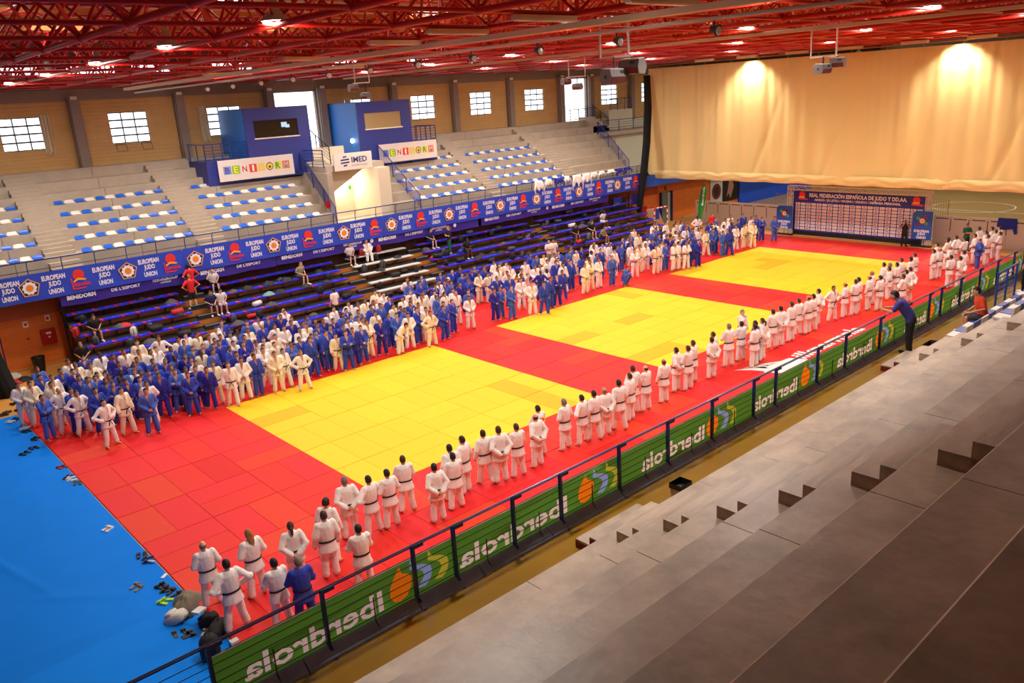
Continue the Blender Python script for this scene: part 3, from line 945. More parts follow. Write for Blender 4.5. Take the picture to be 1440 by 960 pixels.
# ---- control booths
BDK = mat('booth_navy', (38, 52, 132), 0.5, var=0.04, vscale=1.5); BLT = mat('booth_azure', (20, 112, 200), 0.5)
def booth(x0, x1, xa, xb, label, scr):
    o = empty('control_booth', (x0, 15.8, 7.2))
    tag(o, label, 'booth')
    W_ = x1-x0; D = 3.5; Hh = 3.95
    wx0, wx1, wz0, wz1 = W_*.13, W_*.81, 2.33, 3.3
    f = MB().box(0, wx0, 0, .12, 0, Hh).box(wx1, W_, 0, .12, 0, Hh).box(wx0, wx1, 0, .12, 0, wz0).box(wx0, wx1, 0, .12, wz1, Hh)
    f.box(W_-.12, W_, .12, D, 0, Hh)
    fw = f.build('front_wall', BDK, o)
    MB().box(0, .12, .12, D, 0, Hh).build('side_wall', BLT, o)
    MB().box(0, W_, .0, D, Hh, Hh+.06).build('booth_roof', BDK, o)
    MB().box(.12, W_-.12, 2.0, 2.05, .5, Hh).build('inner_wall', mat('booth_inside', (84, 66, 40), 0.7), o)
    MB().box(wx0-.05, wx1+.05, -.06, .14, wz0-.07, wz0).build('window_sill', WHITE, fw)
    MB().box(wx0, wx1, .05, .06, wz0, wz1).build('window_glass', mat('booth_glass', (52, 40, 28), 0.08, spec=0.6) if scr else mat('booth_inner_light', (166, 140, 92), 0.6), fw)
    if scr:
        m = MB().box(wx0+1.75, wx0+2.1, -.0, .04, wz0+.52, wz0+.8).box(wx0+2.0, wx0+2.25, -.01, .03, wz0+.48, wz0+.66)  # reflection in the glass, built as faintly glowing panels
        m.build('screen_reflection', mat('painted_reflection', (170, 200, 220), 0.4, emit=(150, 190, 220), es=.6), o)
    # lower podium with a balcony beside the booth
    MB().box(xa-x0, xb-x0, .22, D, -.1, 1.25).build('podium', BDK, o)
    rl = MB()
    a, b = (xa-x0, 0.0) if xa < x0 else (W_, xb-x0)
    for k in range(6): rl.tube([(a+(b-a)*k/5, .2, 1.2), (a+(b-a)*k/5, .2, 2.2)], .03, 6)
    for k in range(6): rl.tube([(a, .2, 1.35+.17*k), (b, .2, 1.35+.17*k)], .016 if k < 5 else .03, 5)
    for k in range(3): rl.tube([((a if xa < x0 else b), .2+1.1*k, 1.2), ((a if xa < x0 else b), .2+1.1*k, 2.2)], .03, 6)
    rl.tube([((a if xa < x0 else b), .2, 2.2), ((a if xa < x0 else b), 2.6, 2.2)], .03, 6)
    rl.build('balcony_railing', BLUE_RAIL, o)
    return o
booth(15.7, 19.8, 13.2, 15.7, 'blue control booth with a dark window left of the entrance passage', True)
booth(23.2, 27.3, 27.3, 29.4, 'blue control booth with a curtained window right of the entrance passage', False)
# ---- BENIDORM name boards
cols = [((112, 150, 200), (92, 50, 140)), ((120, 180, 40), (240, 220, 40)), ((226, 214, 206), (206, 40, 60)), ((216, 70, 36), (236, 230, 220)), ((240, 200, 40), (200, 190, 170)), ((200, 196, 190), (30, 40, 80)), ((220, 210, 60), (30, 140, 60)), ((214, 120, 40), (220, 170, 190))]
def nameboard(x0, x1, label):
    o = MB().box(0, x1-x0, 0, .04, 0, 1.18).build('name_board', mat('board_cream', (222, 206, 196), 0.6), None, loc=(x0, 15.7, 7.3))
    tag(o, label, 'sign')
    w = (x1-x0)
    for k, ch in enumerate('BENIDORM'):
        c0, c1 = cols[k]
        m = MB(); a = .28+k*(w-.5)/8; s = (w-.5)/8*.88
        zc = .60
        if ch != 'O': m.add([(a, -.006, zc-s/2), (a+s, -.006, zc-s/2), (a+s, -.006, zc+s/2), (a, -.006, zc+s/2)], [(0, 1, 2, 3)], 0)
        if ch == 'O':
            disc(m, a+s/2, zc, s*.5, 1, -.008); disc(m, a+s/2, zc, s*.4, 2, -.010); disc(m, a+s/2, zc-.03, s*.16, 1, -.012)
        else:
            T = text_mb(ch, s*1.05, .012, width=s*(.24 if ch == 'I' else .62))
            put_text(m, T, on_wall_y(a+s/2, -.012, zc), 1)
        m.build('letter_tile', [mat('tile_a%d' % k, c0, 0.6), mat('tile_b%d' % k, c1, 0.6), mat('tile_gold', (236, 190, 40), 0.6)], o)
nameboard(13.72, 18.38, 'cream BENIDORM sign with coloured letter tiles below the dark-windowed booth')
nameboard(24.5, 29.18, 'cream BENIDORM sign with coloured letter tiles below the curtained booth')
# ---- entrance passage between the booths
IV = mat('ivory_wall', (222, 206, 178), 0.7)
vo = struct(empty('wall_passage', (19.0, 12.7, 4.3)))
vo['label'] = 'ivory entrance passage cut into the upper stand'
MB().box(0, .35, .3, 5.5, 0, 3.0).build('side_wall', CONC, vo)
MB().box(.35, .75, 1.0, 5.5, 0, 3.0).build('side_wall', IV, vo)
MB().box(3.55, 4.4, .35, 5.5, 0, 3.0).build('side_wall', IV, vo)
MB().box(.35, 4.4, 3.4, 3.6, 0, 3.0).build('end_wall', IV, vo)
MB().box(.3, 4.4, .9, 6.6, 3.0, 3.35).build('landing_slab', CONC, vo)
m = MB().prism([(.75, 3.35, 1.5), (3.5, 3.35, 3.0), (.75, 3.35, 3.0)], (0, -1.6, 0)); m.build('sloped_soffit', mat('soffit', (206, 190, 164), 0.8), vo)
MB().box(.9, 3.1, 3.3, 3.38, 3.35, 4.35).build('parapet', IV, vo)
# stairs from the landing to the daylight door
for k in range(8):
    MB().box(.2, 1.5, 2.6+.3*k, 2.9+.3*k, 3.35, 3.35+.12*(k+1)).build('stair_step', CONC, vo)
for (x, z, w, h, c) in ((1.9, 2.1, .12, .2, (50, 70, 70)), (3.15, 1.6, .16, .24, (30, 150, 60))):
    MB().box(x, x+w, 3.33, 3.36, z, z+h).build('wall_plate', mat('plate%d' % c[0], c, 0.5), vo)
fe = MB().tube([(.5, .75, .95), (.5, .75, 1.35)], .07, 8).tube([(.5, .75, 1.35), (.5, .72, 1.42), (.56, .68, 1.3)], .02, 5)
e_ = fe.build('fire_extinguisher', mat('fire_red', (176, 14, 16), 0.35), None, True, loc=(19.0, 12.7, 4.3)); tag(e_, 'small red fire extinguisher at the entrance passage', 'extinguisher')
hb = MB().box(0, .28, -.1, 0, 0, .42).build('hose_cabinet', mat('fire_red', (176, 14, 16), 0.35), None, loc=(18.65, 12.96, 5.35)); tag(hb, 'red hose cabinet on the passage corner', 'cabinet')
# IMED sign
sg = MB().box(0, 2.65, 0, .05, 0, 1.0).build('hospital_sign', mat('board_cream', (222, 206, 196), 0.6), None, loc=(19.85, 13.5, 7.32)); tag(sg, 'cream IMED sign on the landing rail above the entrance passage', 'sign')
m = MB()
put_text(m, text_mb('IMED', .46, .012, width=1.1), on_wall_y(1.75, -.008, .58)); 
for k in range(4):
    w = (.25, .6, .6, .25)[k]; z = .78-.17*k; cx = .75
    m.add([(cx-w/2, -.008, z-.05), (cx+w/2, -.008, z-.02), (cx+w/2, -.008, z+.07), (cx-w/2, -.008, z+.04)], [(0, 1, 2, 3)])
m.build('lettering', mat('sign_navy', (40, 60, 110), 0.5), sg)
m = MB(); put_text(m, text_mb('HOSPITALES', .17, .0, width=1.1), on_wall_y(1.75, -.008, .25)); m.build('lettering', mat('sign_grey', (130, 130, 140), 0.5), sg)
lm = MB().box(0, .16, -.06, 0, 0, .1).build('wall_lamp', WHITE, None, loc=(23.12, 16.6, 8.9)); tag(lm, 'small white wall lamp on the side of the booth', 'lamp')
MB().ell((-.02, -.06, -.05), (.12, .12, .14), 10, 8).build('bulb', mat('bulb_glow', (255, 250, 240), 0.3, emit=(255, 248, 235), es=8), lm)
pl = MB().box(0, .2, -.08, 0, 0, .3).build('passage_lamp', WHITE, None, loc=(21.3, 16.08, 6.3)); tag(pl, 'glowing wall lamp inside the ivory entrance passage', 'lamp')
MB().ell((.1, -.1, .15), (.09, .06, .14), 10, 8).build('bulb', mat('bulb_glow', (255, 250, 240), 0.3, emit=(255, 248, 235), es=8), pl)
pld = bpy.data.lights.new('passage_lamp', 'POINT'); pld.energy = 130; pld.color = (1, .93, .8); pld.shadow_soft_size = .1
pll = bpy.data.objects.new('lamp_light', pld); COL.objects.link(pll); pll.parent = pl; pll.location = (.1, -.35, .1)
# ---- stair railings either side of the passage and at the far end
def slope_rail(x, ya, za, yb_, zb_, label, nb=5, npost=4, col=BLUE_RAIL, x2=None):
    o = empty('stair_railing', (x, ya, za)); tag(o, label, 'railing')
    dx = (x2-x) if x2 is not None else 0
    A = Vector((0, 0, 0)); B = Vector((dx, yb_-ya, zb_-za))
    for k in range(nb+1):
        h = .15+.8*k/nb
        MB().tube([A+Vector((0, 0, h)), B+Vector((0, 0, h))], .03 if k == nb else .014, 6).build('rail_bar', col, o)
    for k in range(npost):
        p = A+(B-A)*(k/(npost-1))
        MB().tube([p+Vector((0, 0, -.05)), p+Vector((0, 0, .97))], .03, 6).build('rail_post', col, o)
    return o
slope_rail(18.9, 12.3, 4.45, 15.75, 7.5, 'blue sloping stair railing on the left of the entrance passage', 6)
slope_rail(25.0, 12.3, 4.45, 15.75, 7.5, 'blue sloping stair railing on the right of the entrance passage', 6, x2=24.5)
slope_rail(19.2, 13.6, 7.65, 16.2, 7.65, 'blue level railing on the landing left of the hospital sign', 4, 3)
slope_rail(20.6, 15.2, 7.7, 18.2, 9.2, 'dark stair railing climbing behind the hospital sign', 4, 3, BLACK)
slope_rail(46.0, 12.8, 4.6, 16.0, 7.6, 'blue sloping railing at the far end of the terraces', 6)
slope_rail(46.0, 16.0, 7.6, 16.05, 7.6, 'blue upright railing end at the top of the far sloping railing', 4, 2)
# far end landing and stair
fe_ = struct(empty('wall_far_landing', (47.0, 15.5, 4.3)))
MB().box(0.3, 9, 1.0, 4.0, 3.0, 3.3).build('landing_slab', CONC, fe_)
MB().box(1.0, 9, 1.6, 1.8, -.9, 3.0).build('end_wall', mat('cream_end_wall', (206, 200, 176), 0.7), fe_)
MB().box(3.2, 6.4, 3.0, 3.9, 3.3, 5.0).build('upper_block', mat('cream_end_wall', (206, 200, 176), 0.7), fe_)
for k in range(6): MB().box(.3+.35*k, .65+.35*k, 2.2, 3.9, 3.3, 4.6-.2*k).build('stair_step', CONC, fe_)
slope_rail(47.4, 16.6, 7.6, 16.6, 7.6, 'blue level railing along the far landing', 4, 5, x2=55.0)
slope_rail(47.6, 18.0, 8.9, 18.0, 7.7, 'dark sloping railing of the far landing stair', 4, 3, BLACK, x2=49.6)
slope_rail(50.3, 18.4, 9.3, 18.4, 9.3, 'blue railing on the block above the far landing', 5, 4, x2=53.2)
slope_rail(45.9, 19.0, 8.65, 19.0, 8.65, 'blue railing on the top ledge by the far daylight door', 5, 4, x2=49.0)
MB().box(-1.6, 3.2, 3.3, 3.6, 3.8, 4.35).build('white_parapet', mat('cream_end_wall', (206, 200, 176), 0.7), fe_)

# ---- telescopic bleachers with blue benches
def by(i): return 11.25-.75*i
def bz(i): return 2.52-.385*i
BEN = mat('bench_blue', (40, 40, 206), 0.4); BENW = mat('bench_white', (206, 200, 196), 0.5); BENR = mat('bench_red_mark', (190, 30, 40), 0.5); STEPB = mat('bleacher_tread', (30, 24, 22), 0.7)
PLY2 = mat('bleacher_ply', (186, 112, 44), 0.55, var=0.08)
bl = empty('bleachers', (3.5, 7.2, FLOORZ))
tag(bl, 'folding bleachers with blue bench boards and black steel trestles', 'bleachers')
BO = Vector((3.5, 7.2, FLOORZ))
AISL = [(8.9, 9.9), (17.6, 18.6), (22.7, 23.6), (33.0, 33.9)]
secs = []
xs_ = [3.55]
for a, b in AISL:
    secs.append((xs_[-1], a)); xs_.append(b)
secs.append((xs_[-1], 44.3))
tr = MB().tube([(0, .12, -.02), (0, .17, -.36)], .02, 5).tube([(0, -.12, -.02), (0, .02, -.36)], .02, 5).tube([(0, -.14, -.03), (0, .15, -.03)], .018, 5).mesh('trestle', [BLACK])
for i in range(6):
    for s, (a, b) in enumerate(secs):
        white = (s == 2 and i >= 0 and i < 5)
        x = a
        while x < b-.05:
            l = min(2.6, b-x)
            if l < .4: break
            m = MB().box(0, l-.015, -.2, .18, -.06, 0)
            if not white:
                q = .25
                while q < l-.2:
                    m.box(q, q+.13, -.202, .182, -.061, .0015, 1); q += .95 if x < 10 else 2.2
                for q2 in range(int(l/.62)): m.box(.55+q2*.62, .60+q2*.62, -.05, 0, 0, .012, 2)
            o = m.build('bench_board', [BENW if white else BEN, BENR, BENW], bl)
            o.location = (x-BO.x, by(i)-BO.y, bz(i)-BO.z)
            x += l
        k = 0
        while a+.35+1.3*k < b:
            link('trestle', tr, bl, (a+.35+1.3*k-BO.x, by(i)-BO.y, bz(i)-BO.z)); k += 1
    # footboard tread and plywood riser behind
    MB().box(3.5-BO.x, 44.4-BO.x, by(i)-.5-BO.y, by(i)+.25-BO.y, bz(i)-.42-BO.z, bz(i)-.385-BO.z).build('tread', STEPB, bl)
    if i < 6: MB().box(3.5-BO.x, 44.4-BO.x, by(i)-.50-BO.y, by(i)-.47-BO.y, bz(i)-.72-BO.z, bz(i)-.42-BO.z).build('riser_panel', PLY2, bl)
    for (a, b) in AISL:
        MB().box(a-BO.x, b-BO.x, by(i)-.42-BO.y, by(i)-.1-BO.y, bz(i)-.385-BO.z, bz(i)-.2-BO.z).box(a-BO.x, b-BO.x, by(i)-.435-BO.y, by(i)-.38-BO.y, bz(i)-.215-BO.z, bz(i)-.185-BO.z, 1).build('aisle_step', [STEPB, STEEL], bl)
for x in (3.5, 44.4):
    m = MB()
    for i in range(6):
        m.tube([(x-BO.x, by(i)+.2-BO.y, 0), (x-BO.x, by(i)+.2-BO.y, bz(i)-.4-BO.z)], .035, 6)
        m.tube([(x-BO.x, by(i)+.2-BO.y, .1), (x-BO.x, by(min(5, i+1))+.2-BO.y, bz(min(5, i+1))-.5-BO.z)], .025, 6)
    m.tube([(x-BO.x, 11.6-BO.y, 0), (x-BO.x, 11.6-BO.y, 3.1)], .05, 6)
    m.tube([(x-BO.x, 11.9-BO.y, 2.55), (x-BO.x, 7.3-BO.y, .2)], .03, 6)
    m.build('side_frame', BLACK, bl)
MB().box(0, 40.9, 11.75-BO.y, 11.8-BO.y, 1.8, 2.95).build('back_panel', mat('dark_slats', (86, 44, 22), 0.7, bump=.8, bscale=3, wave='X'), bl)
m = MB().tube([(44.5-BO.x, 11.6-BO.y, 2.2), (44.5-BO.x, 11.6-BO.y, 3.2), (44.5-BO.x, 10.0-BO.y, 3.0), (44.5-BO.x, 10.0-BO.y, 1.9)], .025, 6)
for k in range(7): m.tube([(44.5-BO.x, 11.5-.22*k-BO.y, 2.0), (44.5-BO.x, 11.5-.22*k-BO.y, 3.1)], .012, 5)
m.build('end_guard', BLACK, bl)
# ---- fittings on the orange wall
fb = MB().box(0, .62, -.2, 0, 0, .72).box(.04, .58, -.205, -.2, .04, .68).build('hose_cabinet', mat('fire_red', (176, 14, 16), 0.35), None, loc=(2.62, 12.69, 1.02)); tag(fb, 'red fire hose cabinet on the orange wall', 'cabinet')
MB().box(.2, .42, -.212, -.2, .5, .6).build('cabinet_label', WHITE, fb); MB().ell((.31, -.22, .36), (.05, .03, .05), 8, 6).build('cabinet_lock', WHITE, fb)
for (x, z, nm) in ((2.0, 2.0, 'left of'), (2.95, 2.1, 'above')):
    s = MB().box(0, .22, -.015, 0, 0, .28).box(.05, .17, -.018, -.015, .06, .2, 1).build('safety_sign', [WHITE, mat('sign_red', (190, 40, 36), 0.5)], None, loc=(x, 12.7, z)); tag(s, 'small safety sign %s the red hose cabinet' % nm, 'sign')
al = MB().ell((0, -.03, 0), (.06, .05, .06), 8, 6).build('alarm_button', mat('sign_red', (190, 40, 36), 0.5), None, loc=(2.1, 12.7, 1.45)); tag(al, 'round alarm button left of the red hose cabinet', 'button')
bn = MB(); rr = []
for (r, z) in ((.2, 0), (.25, .3), (.29, .68), (.31, .70), (.31, .74), (.27, .74), (.22, .2)):
    rr.append([(r*math.cos(2*PI*k/16), r*math.sin(2*PI*k/16), z) for k in range(16)])
bn.rings(rr)
o = bn.build('trash_can', mat('black_plastic', (14, 14, 15), 0.4), None, True, loc=(2.15, 11.9, FLOORZ)); tag(o, 'round black trash can below the red hose cabinet', 'bin')
# coat rail with bags beyond the net
cr = MB().tube([(.9, 12.2, 0), (.9, 12.2, 2.2)], .03, 6).tube([(-1.2, 12.3, 2.1), (.9, 12.2, 2.1)], .025, 6).tube([(-1.2, 12.3, 0), (-1.2, 12.3, 2.1)], .03, 6)
o = cr.build('coat_rack', mat('dark_blue_frame', (22, 30, 90), 0.5), None, loc=(0, 0, FLOORZ)); tag(o, 'dark blue tube rack beside the gathered net', 'rack')
# ================================================================== FAR END
# ---- white hoarding panels
HX = 51.2
HB = mat('hoarding_white', (206, 194, 184), 0.6)
pan = MB().prism([(0, 0, 0), (0, 1.08, 0), (0, 1.08, 1.9), (0, 0, 1.9)], (.05, 0, 0)).mesh('hoarding_panel', [HB])
SLOT = mat('hoarding_slot', (46, 38, 30), 0.7)
slotm = MB().box(-.006, 0, .16, .95, 1.68, 1.74).box(-.006, 0, 0, .045, .9, 1.72).mesh('slot', [SLOT])
kk = 0
for y in [9.0-1.1*k for k in range(7)] + [-9.9-1.1*k for k in range(10)]:
    o = link('event_hoarding', pan, None, (HX, y, FLOORZ))
    tag(o, 'white hoarding board in the run %s the photo backdrop' % ('left of' if y > 0 else 'right of'), 'hoarding', 'white hoarding boards %s the backdrop' % ('left of' if y > 0 else 'right of'))
    link('slot', slotm, o)
# ---- photo backdrop on truss
BKX = 50.0
bk = empty('photo_backdrop', (BKX, -4.1, FLOORZ))
tag(bk, 'blue photo backdrop with white sponsor grid in a truss frame', 'backdrop')
BKB = mat('backdrop_blue', (38, 40, 138), 0.5)
Y0_, Y1_ = 4.72, -4.62      # local
z0_, z1_ = .32, 3.28
psh = MB().box(.0, .05, Y1_, Y0_, z0_, z1_).build('print_sheet', BKB, bk)
tl = MB(); ncol, nrow = 22, 9
cw = (Y0_-Y1_-.3)/ncol; rh = .222
lg = MB()
for c in range(ncol):
    for r in range(nrow):
        ya = Y0_-.15-c*cw; za = .44+r*rh
        tl.add([(-.006, ya-.03, za), (-.006, ya-cw+.03, za), (-.006, ya-cw+.03, za+rh-.045), (-.006, ya-.03, za+rh-.045)], [(0, 1, 2, 3)])
        k = (c+2*r) % 4
        cy = ya-cw/2; cz = za+rh/2-.02
        if k == 0: lg.add([(-.009, cy+.06, cz-.06), (-.009, cy-.04, cz-.06), (-.009, cy-.04, cz+.05), (-.009, cy+.06, cz+.05)], [(0, 1, 2, 3)], 0)
        elif k == 2: lg.add([(-.009, cy+.12, cz-.03), (-.009, cy-.12, cz-.03), (-.009, cy-.12, cz+.03), (-.009, cy+.12, cz+.03)], [(0, 1, 2, 3)], 1)
        else: lg.add([(-.009, cy+.10, cz-.012), (-.009, cy-.10, cz-.012), (-.009, cy-.10, cz+.018), (-.009, cy+.10, cz+.018)], [(0, 1, 2, 3)], 2)
o = tl.build('sponsor_tiles', mat('tile_white', (228, 220, 216), 0.5), psh); o['kind'] = 'stuff'
o = lg.build('sponsor_logos', [LOGO_R, mat('tile_blue', (96, 100, 160), 0.5), mat('tile_pink', (206, 150, 150), 0.5)], psh); o['kind'] = 'stuff'
tm = MB()
put_text(tm, text_mb('REAL FEDERACIÓN ESPAÑOLA DE JUDO Y DD.AA.', .36, .012, width=6.9), on_wall_x(-.01, .05, 2.95))
put_text(tm, text_mb('AIKIDO / JIU JITSU / WUSHU / KENDO / DEFENSA PERSONAL', .22, .006, width=6.1), on_wall_x(-.01, .05, 2.62))
tm.build('lettering', BW, psh)
lg = MB()
for cy in (4.05, -4.0):
    lg.add([(-.01, cy+.24*math.cos(2*PI*k/14), 2.98+.22*math.sin(2*PI*k/14)) for k in range(14)], [tuple(range(13, -1, -1))], 0)
    lg.add([(-.01, cy+.3, 2.82), (-.01, cy-.5, 2.68), (-.01, cy-.4, 2.6), (-.01, cy+.3, 2.62)], [(0, 1, 2, 3)], 0)
    lg.add([(-.014, cy+.22, 2.86), (-.014, cy-.2, 2.86), (-.014, cy-.2, 2.72), (-.014, cy+.22, 2.72)], [(0, 1, 2, 3)], 1)
lg.build('emblem', [LOGO_R, LOGO_Y], psh)
ALU = mat('truss_aluminium', (214, 194, 182), 0.5)
def truss(m, a, b, w=.30, r=.032):
    a = Vector(a); b = Vector(b); d = (b-a); L = d.length; d.normalize()
    n1 = Vector((1, 0, 0)); n2 = d.cross(n1)
    cs = [n1*sx*w/2+n2*sy*w/2 for sx, sy in ((-1, -1), (1, -1), (1, 1), (-1, 1))]
    for c in cs: m.tube([a+c, b+c], r, 5)
    k = int(L/(w*1.1)); 
    for i in range(k):
        for q in range(4):
            c0, c1 = cs[q], cs[(q+1) % 4]
            if i % 2: c0, c1 = c1, c0
            m.tube([a+c0+d*(L*i/k), a+c1+d*(L*(i+1)/k)], r*.55, 4)
for nm, a, b in (('truss_post', (-.1, Y0_+.2, 0), (-.1, Y0_+.2, 3.6)), ('truss_post', (-.1, Y1_-.2, 0), (-.1, Y1_-.2, 3.6)), ('truss_beam', (-.1, Y0_+.35, 3.45), (-.1, Y1_-.35, 3.45))):
    m = MB(); truss(m, a, b); m.build(nm, ALU, bk)
MB().box(.06, .1, Y1_, Y0_, .02, z0_).build('base_skirt', BLACK, bk)
# crowd barriers behind
def barrier(y0, y1, x, h, label, zb=0):
    o = empty('steel_barrier', (x, y0, FLOORZ+zb)); tag(o, label, 'barrier')
    L = y1-y0
    MB().tube([(0, 0, .2), (0, 0, h), (0, L, h), (0, L, .2), (0, 0, .2)], .025, 6).tube([(-.3, 0, .02), (.3, 0, .02)], .025, 6).tube([(-.3, L, .02), (.3, L, .02)], .025, 6).tube([(0, 0, 0), (0, 0, .2)], .025, 6).tube([(0, L, 0), (0, L, .2)], .025, 6).build('frame', STEEL, o)
    n = int(abs(L)/.14)
    for k in range(1, n): MB().tube([(0, L*k/n, .2), (0, L*k/n, h)], .011, 4).build('bar', STEEL, o)
barrier(1.0, 3.0, 51.6, 2.75, 'tall steel barrier behind the left end of the photo backdrop')
barrier(-8.0, -9.5, 51.6, 2.9, 'tall steel barrier behind the right end of the photo backdrop')
# ---- two federation stand banners
def rollup(y, h, label):
    o = empty('stand_banner', (49.6, y, FLOORZ)); tag(o, label, 'banner')
    w = 1.25
    pts = [(0, -w/2, .5), (0, w/2, .5), (0, w/2, h-.2), (0, w/2-.12, h-.05), (0, w/2-.25, h), (0, -w/2, h)]
    MB().prism(pts[::-1], (.04, 0, 0)).build('print_sheet', mat('rollup_blue', (26, 84, 178), 0.5), o)
    lg = MB(); cz = .5+(h-.5)*.66
    for k, (an, mi) in enumerate(((.5, 0), (2.2, 1), (3.64, 0), (5.34, 1))):
        c, s = math.cos(an), math.sin(an)
        lg.add([(-.006, .02*-s+.05*c-(-.09)*s, cz+.05*s+(-.09)*c), (-.006, .42*c+.09*s, cz+.42*s-.09*c), (-.006, .42*c-.12*s, cz+.42*s+.12*c), (-.006, .05*c-.09*s, cz+.05*s+.09*c)], [(0, 1, 2, 3)], mi)
    for r, mi in ((.17, 2), (.13, 3), (.07, 4)):
        lg.add([(-.008-.002*mi, r*math.cos(2*PI*k/12), cz+r*math.sin(2*PI*k/12)) for k in range(12)], [tuple(range(11, -1, -1))], mi)
    lg.build('emblem', [mat('emblem_green', (90, 160, 60), 0.5), mat('emblem_maroon', (130, 24, 60), 0.5), LOGO_Y, BW, LOGO_O], o)
    tm = MB()
    for q, (t, ww) in enumerate((('EUROPEAN', .95), ('JUDO', .5), ('UNION', .6))):
        put_text(tm, text_mb(t, .22, .01, width=ww), on_wall_x(-.01, 0, .5+(h-.5)*.30-.21*q))
    tm.build('lettering', BW, o)
    MB().box(.0, .3, -w/2, w/2, 0, .1).tube([(.06, 0, .05), (.06, 0, h)], .02, 5).build('stand', BLACK, o)
rollup(un(1103, 300, 0, 49.6).y, 2.15, 'blue federation stand banner left of the photo backdrop')
rollup(un(1297, 310, 0, 49.6).y, 2.35, 'blue federation stand banner right of the photo backdrop')
# ---- green feather flag
ff = empty('feather_flag', (49.0, 8.3, FLOORZ)); tag(ff, 'tall green feather flag beside the white hoarding', 'flag')
m = MB(); pts = []
for k in range(13):
    t = k/12
    z = .35+3.25*t
    w = .25+.35*math.sin(t*PI*.75) if t < .85 else .62*(1-(t-.85)/.17)
    lean = .15*t+.45*t**4
    pts.append(((-.02+.02*math.sin(5*t), -lean+.0, z), (-.02, -lean-w*.95, z-.08*t)))
vv = [p for q in pts for p in q]
m.add(vv, [(2*i, 2*i+1, 2*i+3, 2*i+2) for i in range(12)])
fo = m.build('flag_cloth', mat('flag_green', (40, 150, 56), 0.5), ff, True); sm = fo.modifiers.new('thickness', 'SOLIDIFY'); sm.thickness = .01
MB().tube([(0, .02, 0), (0, -.02, 1.4), (0, -.16, 2.6), (0, -.45, 3.4), (0, -.85, 3.62)], .02, 6).build('flag_pole', STEEL, ff)
tm = MB(); put_text(tm, text_mb('Iberdrola', .3, .008, width=1.5), Matrix.Translation((-.05, -.52, 2.6)) @ Matrix.Rotation(-PI/2, 4, 'Z') @ Matrix.Rotation(PI/2, 4, 'X') @ Matrix.Rotation(PI/2-.1, 4, 'Z')); tm.build('lettering', BW, ff)
MB().box(-.3, .3, -.3, .3, 0, .05).build('flag_base', BLACK, ff)
# ---- handball goal
gl = empty('handball_goal', (44.9, 9.4, FLOORZ)); tag(gl, 'red and white striped handball goal folded behind the crowd', 'goal')
RS = mat('goal_red', (196, 30, 34), 0.5)
def striped(m, a, b, n):
    a = Vector(a); b = Vector(b)
    for k in range(n):
        p, q = a+(b-a)*(k/n), a+(b-a)*((k+1)/n)
        m.tube([p, q], .05, 6, mi=k % 2)
m = MB(); striped(m, (0, 0, 0), (0, 0, 2.05), 9); striped(m, (0, 0, 2.05), (1.6, 0, 2.05), 7); striped(m, (1.6, 0, 0), (1.6, 0, 2.05), 9); m.build('goal_frame', [RS, WHITE], gl)
m = MB().tube([(0, 0, 2.05), (.2, .9, 1.9), (.2, 1.1, 0)], .025, 6).tube([(1.6, 0, 2.05), (1.5, .9, 1.9), (1.5, 1.1, 0)], .025, 6); m.build('goal_stay', WHITE, gl)
m = MB().add([(.1, .1, .2), (1.55, .1, .2), (1.55, .9, 1.9), (.1, .9, 1.9)], [(0, 1, 2, 3)]); m.build('goal_net', mat('goal_net', (160, 110, 70), 0.8), gl)
m = MB().box(.1, .5, -.08, -.02, 1.2, 2.0).build('draped_cloth', mat('blue_cloth', (26, 44, 150), 0.8), gl)
# ---- door, extinguisher, posters and blue doors on the left wall beyond
d1 = struct(MB().box(49.9, 51.2, 12.6, 12.72, FLOORZ, 2.45).build('door_21', mat('grey_door', (104, 108, 98), 0.5)))
MB().box(51.2, 51.35, 12.5, 12.72, FLOORZ, 2.5).box(49.75, 49.9, 12.5, 12.72, FLOORZ, 2.5).build('door_frame', mat('dark_blue_frame', (22, 30, 90), 0.5), d1)
MB().box(50.75, 50.95, 12.55, 12.6, FLOORZ, 2.4).build('door_gap', mat('pale_gap', (170, 180, 176), 0.5), d1)
o = MB().box(0, .3, -.03, 0, 0, .34).build('exit_sign', mat('exit_green', (66, 82, 52), 0.5), None, loc=(50.4, 12.7, 2.62)); tag(o, 'dark green exit sign over the grey door', 'sign')
o = MB().box(0, .8, -.22, 0, 0, .8).build('hose_cabinet', mat('fire_red', (176, 14, 16), 0.35), None, loc=(47.0, 12.66, .85)); tag(o, 'red fire hose cabinet behind the handball goal', 'cabinet')
o = MB().tube([(0, -.1, 0), (0, -.1, .4), (0, -.1, .48)], [.07, .07, .03], 8).build('fire_extinguisher', mat('fire_red', (176, 14, 16), 0.35), None, True, loc=(48.6, 12.7, 1.0)); tag(o, 'red fire extinguisher on the wall left of the grey door', 'extinguisher')
